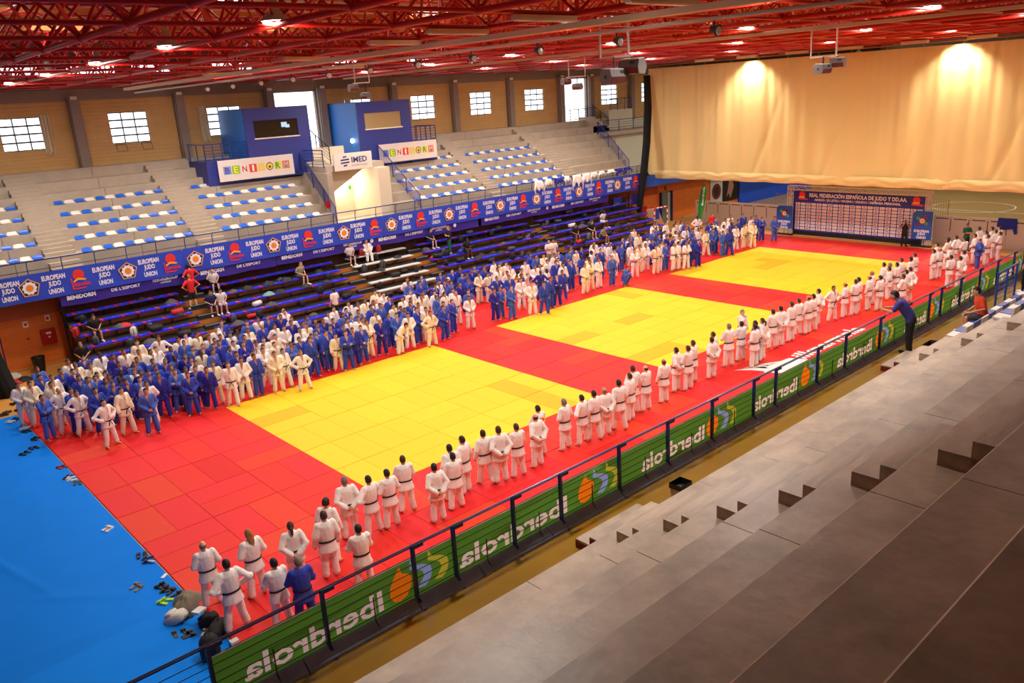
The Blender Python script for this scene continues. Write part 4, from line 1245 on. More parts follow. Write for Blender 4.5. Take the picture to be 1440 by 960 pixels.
# end pieces under the curtain: blue doors and sport posters on a return wall
ex = 55.0
def wallpt(px, py): return un(px, py, 1, 12.62)
a = wallpt(975, 283)
struct(MB().box(61.5, 75, 12.5, 12.7, FLOORZ, 3.1).build('door_22', mat('blue_door', (20, 70, 180), 0.45)))
for k, (x0, x1, c, lab_) in enumerate(((57.0, 58.9, (200, 200, 196), 'white poster with a round red badge on the far wall'), (58.95, 61.4, (26, 22, 20), 'dark basketball poster on the far wall left of the blue door'), (75.2, 79.4, (22, 20, 22), 'dark basketball poster on the far wall right of the blue door'))):
    o = MB().box(0, x1-x0, -.03, 0, 0, 2.15).build('sport_poster', mat('poster%d' % k, c, 0.5), None, loc=(x0, 12.66, .55)); tag(o, lab_, 'poster')
    m = MB()
    if k == 0:
        disc(m, .95, 1.08, .72, 0, -.034); disc(m, .95, 1.08, .45, 1, -.036)
    else:
        m.add([((x1-x0)*p, -.034, q) for p, q in ((.45, 2.05), (.6, 1.95), (.72, 1.3), (.6, .6), (.5, .2), (.4, .7), (.25, .4), (.35, 1.2), (.4, 1.8))], [tuple(range(8, -1, -1))], 2)
    m.build('poster_figure', [mat('badge_maroon', (120, 40, 40), 0.5), mat('badge_dark', (50, 30, 30), 0.5), mat('figure_tone', (176, 130, 110), 0.5)], o)
o = MB().box(0, 5.0, -.04, 0, 0, .75).build('club_banner', BB2, None, loc=(59.5, 12.65, 2.75)); tag(o, 'purple club banner high on the far wall', 'banner')
tm = MB(); put_text(tm, text_mb('BENIDORM', .3, .01, width=2), on_wall_y(2.6, -.05, .35)); tm.build('lettering', BW, o)

# ================================================================== ROOF FITTINGS
SPK = mat('speaker_grey', (108, 102, 100), 0.5); SPT = mat('speaker_top', (206, 198, 192), 0.5); GRL = mat('speaker_grille', (96, 40, 36), 0.6)
PIPEW = mat('white_pipe', (206, 190, 180), 0.4)
def speaker(x, y, z, rz_, up, label, s=1.0):
    o = empty('loudspeaker', (x, y, z), rz_); tag(o, label, 'speaker')
    m = MB().prism([(-.33*s, -.22*s, .2*s), (-.33*s, .2*s, .24*s), (-.33*s, .34*s, .0), (-.33*s, .2*s, -.22*s), (-.33*s, -.22*s, -.2*s), (-.33*s, -.3*s, 0)], (.66*s, 0, 0))
    c = m.build('cabinet', SPK, o)
    MB().prism([(-.31*s, -.225*s, .205*s), (-.31*s, .19*s, .245*s), (-.31*s, .19*s, .27*s), (-.31*s, -.225*s, .23*s)], (.62*s, 0, 0)).build('top_panel', SPT, o)
    MB().prism([(-.3*s, -.30*s, -.01*s), (-.3*s, -.225*s, -.19*s), (-.3*s, -.24*s, -.2*s), (-.3*s, -.315*s, -.01*s)], (.6*s, 0, 0)).build('grille', GRL, o)
    MB().box(.05*s, .1*s, -.27*s, -.24*s, .05*s, .17*s).box(.14*s, .19*s, -.27*s, -.24*s, .05*s, .17*s).build('horn_port', BLACK, o)
    MB().tube([(-.34*s, 0, 0), (-.36*s, 0, 0)], .05*s, 8).tube([(0, 0, .2*s), (0, 0, up)], .025, 5).build('bracket', BLACK, o)
    return o
def hanger(a, b, zb, via, label):
    """U-shaped pipe hanger between two ceiling points"""
    o = empty('pipe_hanger', (a[0], a[1], ZL)); tag(o, label, 'bracket')
    A = Vector((a[0], a[1], ZL))
    pts = [Vector((0, 0, -.08)), Vector((0, 0, zb-ZL))]+[Vector((q.x, q.y, zb))-A for q in via]+[Vector((b[0], b[1], zb))-A, Vector((b[0], b[1], ZL-.08))-A]
    MB().tube(pts, .03, 6).build('pipe', PIPEW, o)
    for q in (a, b):
        j = math.floor((q[1]-GY0)/GT)
        MB().tube([Vector((q[0], GY0+GT*j-.1, ZL-.08))-A, Vector((q[0], GY0+GT*(j+1)+.1, ZL-.08))-A], .025, 5).build('cross_pipe', PIPEW, o)
    return o
sp = [((497, 94), (517, 91), (497, 124), (515, 135), 'by the far booth'), ((799, 82), (822, 79), (796, 115), (812, 122), 'near the far daylight door'), ((843, 32), (883, 30), (864, 108), (889, 94), 'on the long black drop pipe'), ((1142, 42), (1178, 36), (1157, 97), (1178, 88), 'before the cream curtain')]
for k, (a, b, s1, s2, where) in enumerate(sp):
    A = un(a[0], a[1], 2, 12.66); B = un(b[0], b[1], 2, 12.66)
    ym = (A.y+B.y)/2
    dep = ((A+B)/2-CC).dot(_f)
    def atd(px, py):
        d = _f+_r*((px-720)/CF)+_u*((480-py)/CF)
        return CC+d*dep
    p1, p2 = atd(*s1), atd(*s2)
    sc = (.58, .62, .78, .68)[k]*1.05
    zb = max(p1.z, p2.z)+.32*sc
    hanger((A.x, A.y), (B.x, B.y), zb, (p1, p2), 'U-shaped pipe hanger for loudspeakers %s' % where)
    speaker(p1.x, p1.y, p1.z, YAW-PI/2+.5, zb-p1.z, 'grey loudspeaker %s, facing left' % where, sc)
    speaker(p2.x, p2.y, p2.z, YAW-PI/2-.6, zb-p2.z, 'grey loudspeaker %s, facing right' % where, sc)
# cable trays and lighting pipe
TRAY = mat('beige_tray', (206, 178, 140), 0.5)
tr_ = MB().box(8.25, 8.45, -30, 12, 12.34, 12.46).build('cable_tray', TRAY); tag(tr_, 'long beige cable tray under the red roof frame', 'cable tray')
pp = MB().tube([(8.75, -30, 12.22), (8.75, 12, 12.22)], .035, 8).build('lighting_pipe', PIPEW, None, True); tag(pp, 'white lighting pipe beside the long cable tray', 'pipe')
MB().box(20.2, 20.34, -25, 12, 12.45, 12.55).build('cable_tray', TRAY); tag(bpy.data.objects['cable_tray.001'], 'second beige cable tray further along the roof', 'cable tray')
LENS = mat('lamp_lens', (230, 226, 220), 0.2)
for k in range(11):
    y = -20.5+2.4*k
    o = empty('pipe_spotlight', (8.75, y, 12.2)); tag(o, 'small round spotlight clipped to the white lighting pipe', 'lamp', 'spotlights on the lighting pipe')
    MB().tube([(0, 0, -.02), (0, 0, -.1)], .02, 5).tube([(.0, .06, -.16), (.0, -.1, -.2)], [.06, .11], 10).build('can', mat('lamp_can', (60, 56, 54), 0.4, metal=.4), o)
    MB().ell((0, -.1, -.2), (.09, .03, .09), 10, 6).build('lens', LENS, o)
LIN = mat('linear_housing', (214, 184, 140), 0.5)
lt = [(un(405, 93, 2, 12.5), 1.7), (un(728, 42, 2, 12.5), 1.9), (un(862, 24, 2, 12.5), 2.2), (un(618, 58, 2, 12.5), 1.9), (un(530, 72, 2, 12.5), 1.7), (un(330, 108, 2, 12.5), 2.2), (un(480, 100, 2, 12.5), 2.0)]
for (p, L) in lt:
    o = MB().box(-L/2, L/2, -.1, .1, 0.06, .16).box(-L/2+.05, L/2-.05, -.08, .08, .035, .06, 1).build('linear_light', [LIN, WHITE], None, loc=(p.x, GY0+GT*round((p.y-GY0)/GT), ZL-.065-.16))
    tag(o, 'beige linear light housing under the roof frame', 'lamp', 'linear light housings')
for px, py in ((1000, 80), (1060, 72), (1130, 66), (1205, 60), (1295, 52), (1390, 44)):
    p = un(px, py, 0, 46.4)
    o = MB().box(-.12, .12, -.75, .75, 0, .16).build('linear_light', LIN, None, loc=(45.6, p.y, ZL-.095-.16)); tag(o, 'beige linear light housing above the cream curtain', 'lamp', 'linear light housings over the curtain')
# hall floodlights: housing + area light
HOUS = mat('floodlight_housing', (190, 184, 176), 0.4, metal=.3); GLOW = mat('floodlight_glass', (255, 252, 244), 0.3, emit=(255, 246, 230), es=10)
flm = MB().rings([[(r*math.cos(2*PI*k/14), r*math.sin(2*PI*k/14), z) for k in range(14)] for (r, z) in ((.06, .35), (.1, .3), (.12, .12), (.3, -.06), (.31, -.1))]).mesh('housing', [HOUS], True)
flg = MB().add([(.29*math.cos(2*PI*k/14), .29*math.sin(2*PI*k/14), -.1) for k in range(14)], [tuple(range(13, -1, -1))]).mesh('lamp_glass', [GLOW])
def flood(w):
    ld = bpy.data.lights.new('floodlight', 'AREA'); ld.shape = 'DISK'; ld.size = .6; ld.energy = w*LAMP_W; ld.color = (1.0, .95, .87)
    return ld
FLOOD = {-19.3: flood(1000), -13.1: flood(520), -6.9: flood(480), -.7: flood(520), 5.5: flood(820), 11.7: flood(850)}
far_flood = flood(650)
for gx in (3.6, 12.6, 21.6, 30.6, 39.6):
    for gy, ld in FLOOD.items():
        o = empty('hall_floodlight', (gx, gy, 12.95)); tag(o, 'round bell floodlight hung in the red roof frame', 'lamp', 'bell floodlights in the roof')
        link('housing', flm, o); link('lamp_glass', flg, o)
        l = bpy.data.objects.new('lamp_light', ld); COL.objects.link(l); l.parent = o; l.location = (0, 0, -.14)
for gx in (57.0, 70.0):
    for gy in (-13.1, -3.0, 6.0):
        o = empty('hall_floodlight', (gx, gy, 12.95)); tag(o, 'round bell floodlight in the hall half behind the curtain', 'lamp', 'bell floodlights behind the curtain')
        link('housing', flm, o); link('lamp_glass', flg, o); MB().tube([(0, 0, .35), (0, 0, 2.15)], .02, 5).build('drop_rod', HOUS, o)
        l = bpy.data.objects.new('lamp_light', far_flood); COL.objects.link(l); l.parent = o; l.location = (0, 0, -.14)
lc = bpy.data.lights.new('curtain_flood', 'SPOT'); lc.energy = CURTAIN_W*4; lc.color = (1.0, .95, .84); lc.spot_size = 1.9; lc.spot_blend = .8; lc.shadow_soft_size = .15
for px, py in ((1050, 96), (1345, 72)):
    p = un(px, py, 0, 46.6)
    o = empty('curtain_floodlight', (46.35, p.y, 12.75)); tag(o, 'floodlight washing down the cream curtain', 'lamp', 'curtain floodlights')
    MB().box(-.12, .12, -.25, .25, .02, .16).build('housing', HOUS, o); MB().box(-.1, .1, -.22, .22, -.0, .02).build('lamp_glass', GLOW, o)
    l = bpy.data.objects.new('lamp_light', lc); COL.objects.link(l); l.parent = o; l.location = (0.02, 0, -.06)
    l.rotation_euler = (0, -math.radians(22), 0)
# ================================================================== PEOPLE
SKINS = [mat('skin_light', (222, 168, 138), 0.55), mat('skin_tan', (200, 142, 108), 0.55), mat('skin_olive', (178, 118, 84), 0.55), mat('skin_dark', (92, 56, 40), 0.5)]
EYEM = mat('eye_dark', (30, 20, 16), 0.3); LIPM = mat('lip', (150, 84, 74), 0.5)
GIW = mat('white_judo_cotton', (240, 232, 226), 0.85, bump=0.25, bscale=14)
GIC = mat('cream_judo_cotton', (240, 226, 196), 0.85, bump=0.25, bscale=14)
GIB = mat('blue_judo_cotton', (44, 66, 176), 0.85, bump=0.25, bscale=14)
GIN = mat('deep_blue_judo_cotton', (36, 38, 150), 0.85, bump=0.25, bscale=14)
GIS = mat('sky_blue_judo_cotton', (66, 96, 190), 0.85, bump=0.25, bscale=14)
BELT = mat('black_belt', (16, 15, 16), 0.7)
HAIRS = {'black': mat('hair_black', (18, 14, 12), 0.6), 'brown': mat('hair_brown', (58, 34, 20), 0.6), 'grey': mat('hair_grey', (120, 112, 104), 0.7), 'blond': mat('hair_blond', (150, 100, 50), 0.6), 'shaved': mat('hair_shaved', (110, 80, 62), 0.7)}

def evalmesh(mb, voxel, smooth, ratio, name):
    me = mb.mesh(name)
    o = bpy.data.objects.new(name, me); COL.objects.link(o)
    r = o.modifiers.new('r', 'REMESH'); r.mode = 'VOXEL'; r.voxel_size = voxel
    if smooth:
        s = o.modifiers.new('s', 'SMOOTH'); s.factor = .5; s.iterations = smooth
    if ratio < 1:
        d = o.modifiers.new('d', 'DECIMATE'); d.ratio = ratio
    dg = bpy.context.evaluated_depsgraph_get()
    m2 = bpy.data.meshes.new_from_object(o.evaluated_get(dg))
    bpy.data.objects.remove(o); bpy.data.meshes.remove(me)
    out = MB()
    out.v = [tuple(v.co) for v in m2.vertices]
    out.f = [tuple(p.vertices) for p in m2.polygons]
    out.m = [0]*len(out.f)
    bpy.data.meshes.remove(m2)
    return out

def limb(mb, pts, rad, n=10):
    """tapering limb with rounded ends and rounded joints"""
    mb.tube(pts, rad, n)
    for p, r in zip(pts, rad):
        mb.ell(p, (r, r, r), n, 6)

from mathutils import noise as mnoise
def crumple(m, amp):
    """soft cloth folds"""
    out = []
    for v in m.v:
        p = Vector(v)
        n = mnoise.noise_vector(Vector((p.x*9, p.y*9, p.z*6)))*amp+mnoise.noise_vector(p*22)*amp*.5
        out.append(tuple(p+n))
    m.v = out

def person_meshes(key, arms, legs, dz=0.0, bend=0.0, top='gi', bottom='gi', head_dir=0.0, shoes=False):
    """one pose -> meshes; local: faces +Y, feet at z = 0"""
    piv = Vector((0, 0, .95-dz))
    RB = Matrix.Rotation(-bend, 4, 'X')
    def tor(p):
        p = Vector(p); p.z -= dz
        if p.z > piv.z:
            return piv + RB @ (p-piv)
        return p
    HR_ = Matrix.Rotation(-bend*.6 if bend > 0 else 0, 3, 'X') @ Matrix.Rotation(head_dir, 3, 'Z')
    hc = tor((0, .02, 1.635))
    b = MB()
    # trunk, neck
    def ring(z, rx, ry, n=14, yo=0):
        return [tor((rx*math.cos(2*PI*k/n), yo+ry*math.sin(2*PI*k/n), z)) for k in range(n)]
    b.rings([ring(.86, .15, .105), ring(.95, .165, .11), ring(1.08, .145, .10), ring(1.25, .165, .112), ring(1.38, .18, .11), ring(1.45, .14, .085), ring(1.49, .07, .06)])
    limb(b, [tor((0, -.01, 1.44)), tor((0, .0, 1.54))], [.062, .055])
    b.ell(hc, (.076, .098, .116), 14, 10, mtx=HR_)
    b.ell(hc+HR_ @ Vector((0, .03, -.06)), (.058, .066, .062), 12, 8, mtx=HR_)
    b.ell(hc+HR_ @ Vector((0, .098, -.015)), (.014, .022, .028), 8, 6, mtx=HR_)
    for sx in (-1, 1):
        b.ell(hc+HR_ @ Vector((sx*.078, -.005, -.01)), (.012, .022, .032), 8, 6, mtx=HR_)
    sh = [tor((-.175, -.005, 1.43)), tor((.175, -.005, 1.43))]
    for s, (el, wr, hd) in zip(sh, arms):
        limb(b, [s, Vector(el), Vector(wr)], [.052, .04, .028])
    for (hp, kn, an, toe) in legs:
        hp, kn, an, toe = map(Vector, (hp, kn, an, toe))
        limb(b, [hp, kn, an], [.085, .055, .037])
        limb(b, [an+Vector((0, 0, -.03))-toe*.03, an+toe*.10+Vector((0, 0, -.045)), an+toe*.16+Vector((0, 0, -.055))], [.042, .036, .026], 8)
    for (el, wr, hd) in arms:
        w = Vector(wr); d = Vector(hd).normalized()
        limb(b, [w, w+d*.05, w+d*.085], [.028, .036, .034], 8)
    body = evalmesh(b, .017, 3, .42, key+'_body')
    # fingers, eyes, lips joined into the same mesh
    for a_i, (el, wr, hd) in enumerate(arms):
        w = Vector(wr); d = Vector(hd).normalized(); fa = (w-Vector(el)).normalized()
        side = d.cross(Vector((0, 1, 0)) if abs(d.y) < .8 else Vector((1, 0, 0))).normalized()
        pal = d.cross(side)
        for k in range(4):
            o_ = side*(-.027+.018*k); L = (.062, .072, .068, .052)[k]
            p0 = w+d*.085+o_*.9
            body.tube([p0, p0+d*L*.5+pal*.004, p0+d*L*.85-pal*.02], [.0095, .009, .006], 5)
        p0 = w+d*.03-side*.03
        body.tube([p0, p0+d*.03-side*.028, p0+d*.065-side*.03], [.011, .010, .007], 5)
    for sx in (-1, 1):
        body.ell(hc+HR_ @ Vector((sx*.03, .088, .006)), (.012, .008, .007), 6, 4, 1, HR_)
        body.ell(hc+HR_ @ Vector((sx*.031, .090, .028)), (.019, .007, .005), 6, 4, 1, HR_)
    body.ell(hc+HR_ @ Vector((0, .092, -.062)), (.024, .008, .007), 6, 4, 2, HR_)
    res = {'body': body.mesh('body', [SKINS[0], EYEM, LIPM], True)}
    # upper garment
    j = MB()
    if top == 'gi':
        zlow = .72 if dz == 0 else .84
        j.rings([ring(zlow, .25, .185, yo=.0), ring(zlow+.03, .248, .183), ring(zlow+.12, .225, .165), ring(1.0, .19, .138), ring(1.12, .20, .145), ring(1.28, .215, .15), ring(1.40, .205, .135), ring(1.47, .15, .10), ring(1.51, .085, .078)])
        rr = (.088, .082, .072); cut = .93
    else:
        j.rings([ring(.86, .19, .135), ring(1.0, .178, .13), ring(1.12, .18, .13), ring(1.28, .20, .138), ring(1.40, .20, .128), ring(1.47, .14, .09), ring(1.5, .07, .066)])
        rr = (.076, .068, .06); cut = 0
    for s, (el, wr, hd) in zip(sh, arms):
        el = Vector(el); wr = Vector(wr)
        if top == 'gi':
            e2 = wr+(el-wr)*(1-cut)
            limb(j, [s, el, e2], list(rr))
        elif top == 'long':
            limb(j, [s, el, wr+(el-wr)*.06], [.07, .058, .042])
        else:
            limb(j, [s, s+(el-s)*.72], [.078, .066])
    jk = evalmesh(j, .021, 1 if top == 'gi' else 2, .5, key+'_top')
    crumple(jk, .011 if top == 'gi' else .005)
    if top == 'gi':   # open the V at the neck
        inv = RB.inverted()
        nf = []
        for f in jk.f:
            c = sum((Vector(jk.v[i]) for i in f), Vector())/len(f)
            q = c.copy()
            if c.z > piv.z-.0: q = piv+inv @ (c-piv)
            q.z += dz
            if q.y > .03 and q.z > 1.22 and abs(q.x) < (q.z-1.22)*.30: continue
            nf.append(f)
        jk.f = nf; jk.m = [0]*len(nf)
        # lapel bands
        for sx in (-1, 1):
            pts = []
            for t in (0, .25, .5, .75, 1.0):
                z = 1.04+(1.49-1.04)*t
                x = sx*(-.05+.14*t) if t < .9 else sx*.075
                y = .155-.0*t if t < .5 else .155-.16*(t-.5)
                pts.append(tor((x, y, z)))
            jk.tube(pts, .024, 6, flat=.6)
    res['top'] = jk.mesh('jacket', [GIW], True)
    # trousers
    t_ = MB()
    hz = .92-dz
    t_.ell((0, -.005, hz-.02), (.18, .13, .14), 14, 8)
    for (hp, kn, an, toe) in legs:
        hp, kn, an = map(Vector, (hp, kn, an))
        if bottom == 'gi': limb(t_, [hp, kn, an+(kn-an)*.10], [.108, .094, .09])
        elif bottom == 'long': limb(t_, [hp, kn, an+(kn-an)*.04], [.105, .078, .06])
        else: limb(t_, [hp, hp+(kn-hp)*.82], [.11, .092])
    tq = evalmesh(t_, .022, 1, .5, key+'_pants'); crumple(tq, .010)
    res['bottom'] = tq.mesh('trousers', [GIW], True)
    # belt
    if top == 'gi':
        bt = MB(); n = 22; z0 = 1.0
        R1 = []
        for (z, k) in ((-.022, 1.0), (-.02, 1.06), (.02, 1.06), (.022, 1.0)):
            R1.append([tor((.196*k*math.cos(2*PI*q/n), .146*k*math.sin(2*PI*q/n), z0+z-.02*math.sin(2*PI*q/n))) for q in range(n)])
        bt.rings(R1, caps=False)
        bt.ell(tor((0, .155, .98)), (.035, .022, .025), 8, 6)
        for sx in (-1, 1):
            bt.tube([tor((0, .16, .975)), tor((sx*.05, .178, .90)), tor((sx*.085, .178, .80))], .02, 5, flat=.35)
        res['belt'] = bt.mesh('belt', [BELT], True)
    if shoes:
        s_ = MB()
        for (hp, kn, an, toe) in legs:
            an = Vector(an); toe = Vector(toe)
            limb(s_, [an+Vector((0, 0, -.035))-toe*.04, an+toe*.10+Vector((0, 0, -.045)), an+toe*.19+Vector((0, 0, -.05))], [.05, .046, .036], 8)
        res['shoes'] = s_.mesh('shoes', [WHITE], True)
    res['head'] = (hc, HR_)
    return res

def hair_mesh(kind):
    m = MB(); k = 1.055
    if kind == 'curly': k = 1.2
    nu, nv = 16, 12
    vs = {}; V = []; Fc = []
    rx, ry, rz_ = .076*k+.004, .098*k+.003, .116*k+.004
    hr = random.Random(3)
    for j in range(nv+1):
        t = PI*j/nv-PI/2
        for i in range(nu):
            a = 2*PI*i/nu
            jit = 1+(.06*hr.random() if kind in ('curly', 'short') else 0)
            V.append((rx*jit*math.cos(t)*math.cos(a), ry*jit*math.cos(t)*math.sin(a)-.006, rz_*jit*math.sin(t)+.006))
    for j in range(nv):
        for i in range(nu):
            f = (j*nu+i, j*nu+(i+1) % nu, (j+1)*nu+(i+1) % nu, (j+1)*nu+i)
            c = [sum(V[q][d] for q in f)/4 for d in range(3)]
            y, z = c[1], c[2]
            lim = .072 if y > .045 else (.035 if y > .0 else -.045)
            if kind == 'balding':
                keep = y < -.005 and -.05 < z < .045
            else:
                keep = z > lim
            if keep: Fc.append(f)
    m.add(V, Fc)
    if kind == 'long':
        m.rings([[(.075*w*math.cos(2*PI*q/10), -.055+.035*w*math.sin(2*PI*q/10)-yo, z) for q in range(10)] for (w, yo, z) in ((1.0, 0, .06), (1.1, .02, -.05), (1.0, .05, -.16), (.85, .07, -.26), (.5, .075, -.33))])
    if kind == 'ponytail':
        m.tube([(0, -.09, .02), (0, -.15, -.02), (0, -.15, -.12), (0, -.13, -.22)], [.03, .04, .032, .008], 7)
    return m.mesh('hair', [HAIRS['black']], True)
HM = {k: hair_mesh(k) for k in ('short', 'balding', 'long', 'ponytail', 'curly')}
capm = MB().rings([[(r*math.cos(2*PI*q/14), r*1.25*math.sin(2*PI*q/14)-.005, z) for q in range(14)] for (r, z) in ((.088, .02), (.09, .07), (.07, .115), (.03, .132))]).mesh('cap', [WHITE], True)

def legset(w=.13, tw=.12, y=0.0, kb=.02):
    L = []
    for sx in (-1, 1):
        t = Vector((sx*tw*2, 1, 0)).normalized()
        L.append(((sx*.09, 0, .90), (sx*(.09+w)/2, kb, .49), (sx*w, y, .085), t))
    return L
AR = {
 'relaxed': [((-.265, -.03, 1.17), (-.285, .06, .93), (0.05, .2, -1)), ((.265, -.03, 1.17), (.285, .06, .93), (-.05, .2, -1))],
 'clasp': [((-.29, -.02, 1.17), (-.09, .185, 1.0), (.8, .1, -.4)), ((.29, -.02, 1.17), (.09, .20, .99), (-.8, .1, -.4))],
 'behind': [((-.30, -.12, 1.17), (-.09, -.21, .97), (.9, -.1, -.2)), ((.30, -.12, 1.17), (.09, -.22, .96), (-.9, -.1, -.2))],
 'hips': [((-.43, -.08, 1.18), (-.235, .06, 1.03), (.6, .5, -.5)), ((.43, -.08, 1.18), (.235, .06, 1.03), (-.6, .5, -.5))],
 'crossed': [((-.27, .09, 1.16), (.05, .215, 1.20), (.9, -.15, .25)), ((.27, .09, 1.14), (-.05, .225, 1.15), (-.9, -.15, .2))],
 'chin': [((-.26, .08, 1.15), (.04, .21, 1.13), (.9, .1, .1)), ((.20, .20, 1.18), (.07, .19, 1.43), (-.25, -.1, .9))],
}
POSES = {}
for k in AR:
    wide = {'relaxed': .13, 'clasp': .17, 'behind': .15, 'hips': .22, 'crossed': .18, 'chin': .14}[k]
    POSES[k] = person_meshes(k, AR[k], legset(wide))
POSES['stride'] = person_meshes('stride', AR['relaxed'], [((-.09, 0, .90), (-.12, .09, .49), (-.14, .14, .085), Vector((-.2, 1, 0)).normalized()), ((.09, 0, .90), (.13, -.03, .49), (.17, -.10, .085), Vector((.35, 1, 0)).normalized())])
POSES['bow'] = person_meshes('bow', [((-.28, .27, 1.02), (-.12, .33, .86), (.4, .2, -.8)), ((.28, .27, 1.02), (.12, .33, .86), (-.4, .2, -.8))], legset(.14), 0, .75)
sitl = [((-.09, 0, .47), (-.13, .42, .47), (-.13, .44, .085), Vector((-.1, 1, 0)).normalized()), ((.09, 0, .47), (.13, .42, .47), (.15, .40, .085), Vector((.2, 1, 0)).normalized())]
crl = [((-.09, 0, .35), (-.17, .33, .52), (-.15, .05, .10), Vector((-.3, 1, 0)).normalized()), ((.09, 0, .35), (.17, .36, .50), (.16, .10, .085), Vector((.3, 1, 0)).normalized())]
POSES['crouch'] = person_meshes('crouch', [((-.24, .25, .62), (-.08, .42, .62), (.5, .7, 0)), ((.24, .25, .62), (.08, .40, .72), (-.3, .5, .6))], crl, .55, .35)
POSES['sit_gi'] = person_meshes('sit_gi', [((-.31, .02, .78), (-.12, .33, .60), (.5, .7, -.2)), ((.31, .02, .78), (.12, .33, .60), (-.5, .7, -.2))], sitl, .45, .12)
POSES['sit_tee'] = person_meshes('sit_tee', [((-.30, .06, .76), (-.10, .34, .60), (.5, .7, -.2)), ((.30, .06, .76), (.10, .34, .60), (-.5, .7, -.2))], sitl, .45, .28, 'tee', 'short', shoes=True)
POSES['tee_crossed'] = person_meshes('tee_crossed', AR['crossed'], legset(.14), 0, 0, 'tee', 'long', shoes=True)
POSES['tee_hips'] = person_meshes('tee_hips', AR['hips'], legset(.16), 0, 0, 'tee', 'short', shoes=True)
POSES['tee_relaxed'] = person_meshes('tee_relaxed', AR['relaxed'], legset(.12), 0, 0, 'tee', 'long', shoes=True)
POSES['long_hips'] = person_meshes('long_hips', AR['clasp'], legset(.12), 0, 0, 'long', 'long', shoes=True)
POSES['lean'] = person_meshes('lean', [((-.24, .42, 1.13), (-.10, .62, 1.14), (.7, .5, -.1)), ((.24, .42, 1.13), (.10, .64, 1.14), (-.7, .5, -.1))], [((-.09, -.02, .90), (-.10, .0, .49), (-.11, -.04, .085), Vector((-.1, 1, 0)).normalized()), ((.09, -.02, .90), (.10, .03, .49), (.11, .02, .085), Vector((.1, 1, 0)).normalized())], 0, .62, 'tee', 'long', shoes=True)
POSES['camera'] = person_meshes('camera', [((-.28, .12, 1.2), (-.08, .25, 1.55), (.3, .5, .6)), ((.28, .12, 1.2), (.08, .25, 1.55), (-.3, .5, .6))], legset(.13), 0, 0, 'tee', 'long', shoes=True)
POSES['mic'] = person_meshes('mic', [((-.265, -.03, 1.17), (-.285, .06, .93), (0.05, .2, -1)), ((.24, .14, 1.18), (.10, .22, 1.42), (-.2, .1, .9))], legset(.13))
POSETXT = {'relaxed': 'arms at the sides', 'clasp': 'hands clasped in front', 'behind': 'hands clasped behind the back', 'hips': 'hands on hips', 'crossed': 'arms folded', 'chin': 'one hand at the chin', 'stride': 'arms down and one foot forward', 'bow': 'bending forward', 'crouch': 'crouching', 'sit_gi': 'sitting', 'mic': 'one hand raised to the mouth'}

def head_z(pose):
    return POSES[pose]['head'][0].z
HEADZ = {k: v['head'][0].copy() for k, v in POSES.items()}

def make_person(pose, loc, rz_, scale, top, bottom, hair, hairc, skin, label, group=None, belt=True, extra=None, shoes=None, cap=False, name='person'):
    P = POSES[pose]
    root = link(name, P['body'], None, loc, (0, 0, rz_), scale)
    slot(root, 0, skin)
    tag(root, label, 'person', group)
    j = link('jacket' if P.get('belt') else 'shirt', P['top'], root); slot(j, 0, top)
    t = link('trousers', P['bottom'], root); slot(t, 0, bottom)
    if P.get('belt') and belt: link('belt', P['belt'], j)
    if P.get('shoes'):
        s = link('shoes', P['shoes'], root); slot(s, 0, shoes or WHITE)
    hc, HR_ = P['head']
    if hair:
        h = link('hair', HM[hair], root); h.matrix_local = Matrix.Translation(hc) @ HR_.to_4x4(); slot(h, 0, HAIRS[hairc])
    if cap:
        h = link('cap', capm, root); h.matrix_local = Matrix.Translation(hc) @ HR_.to_4x4()
    return root

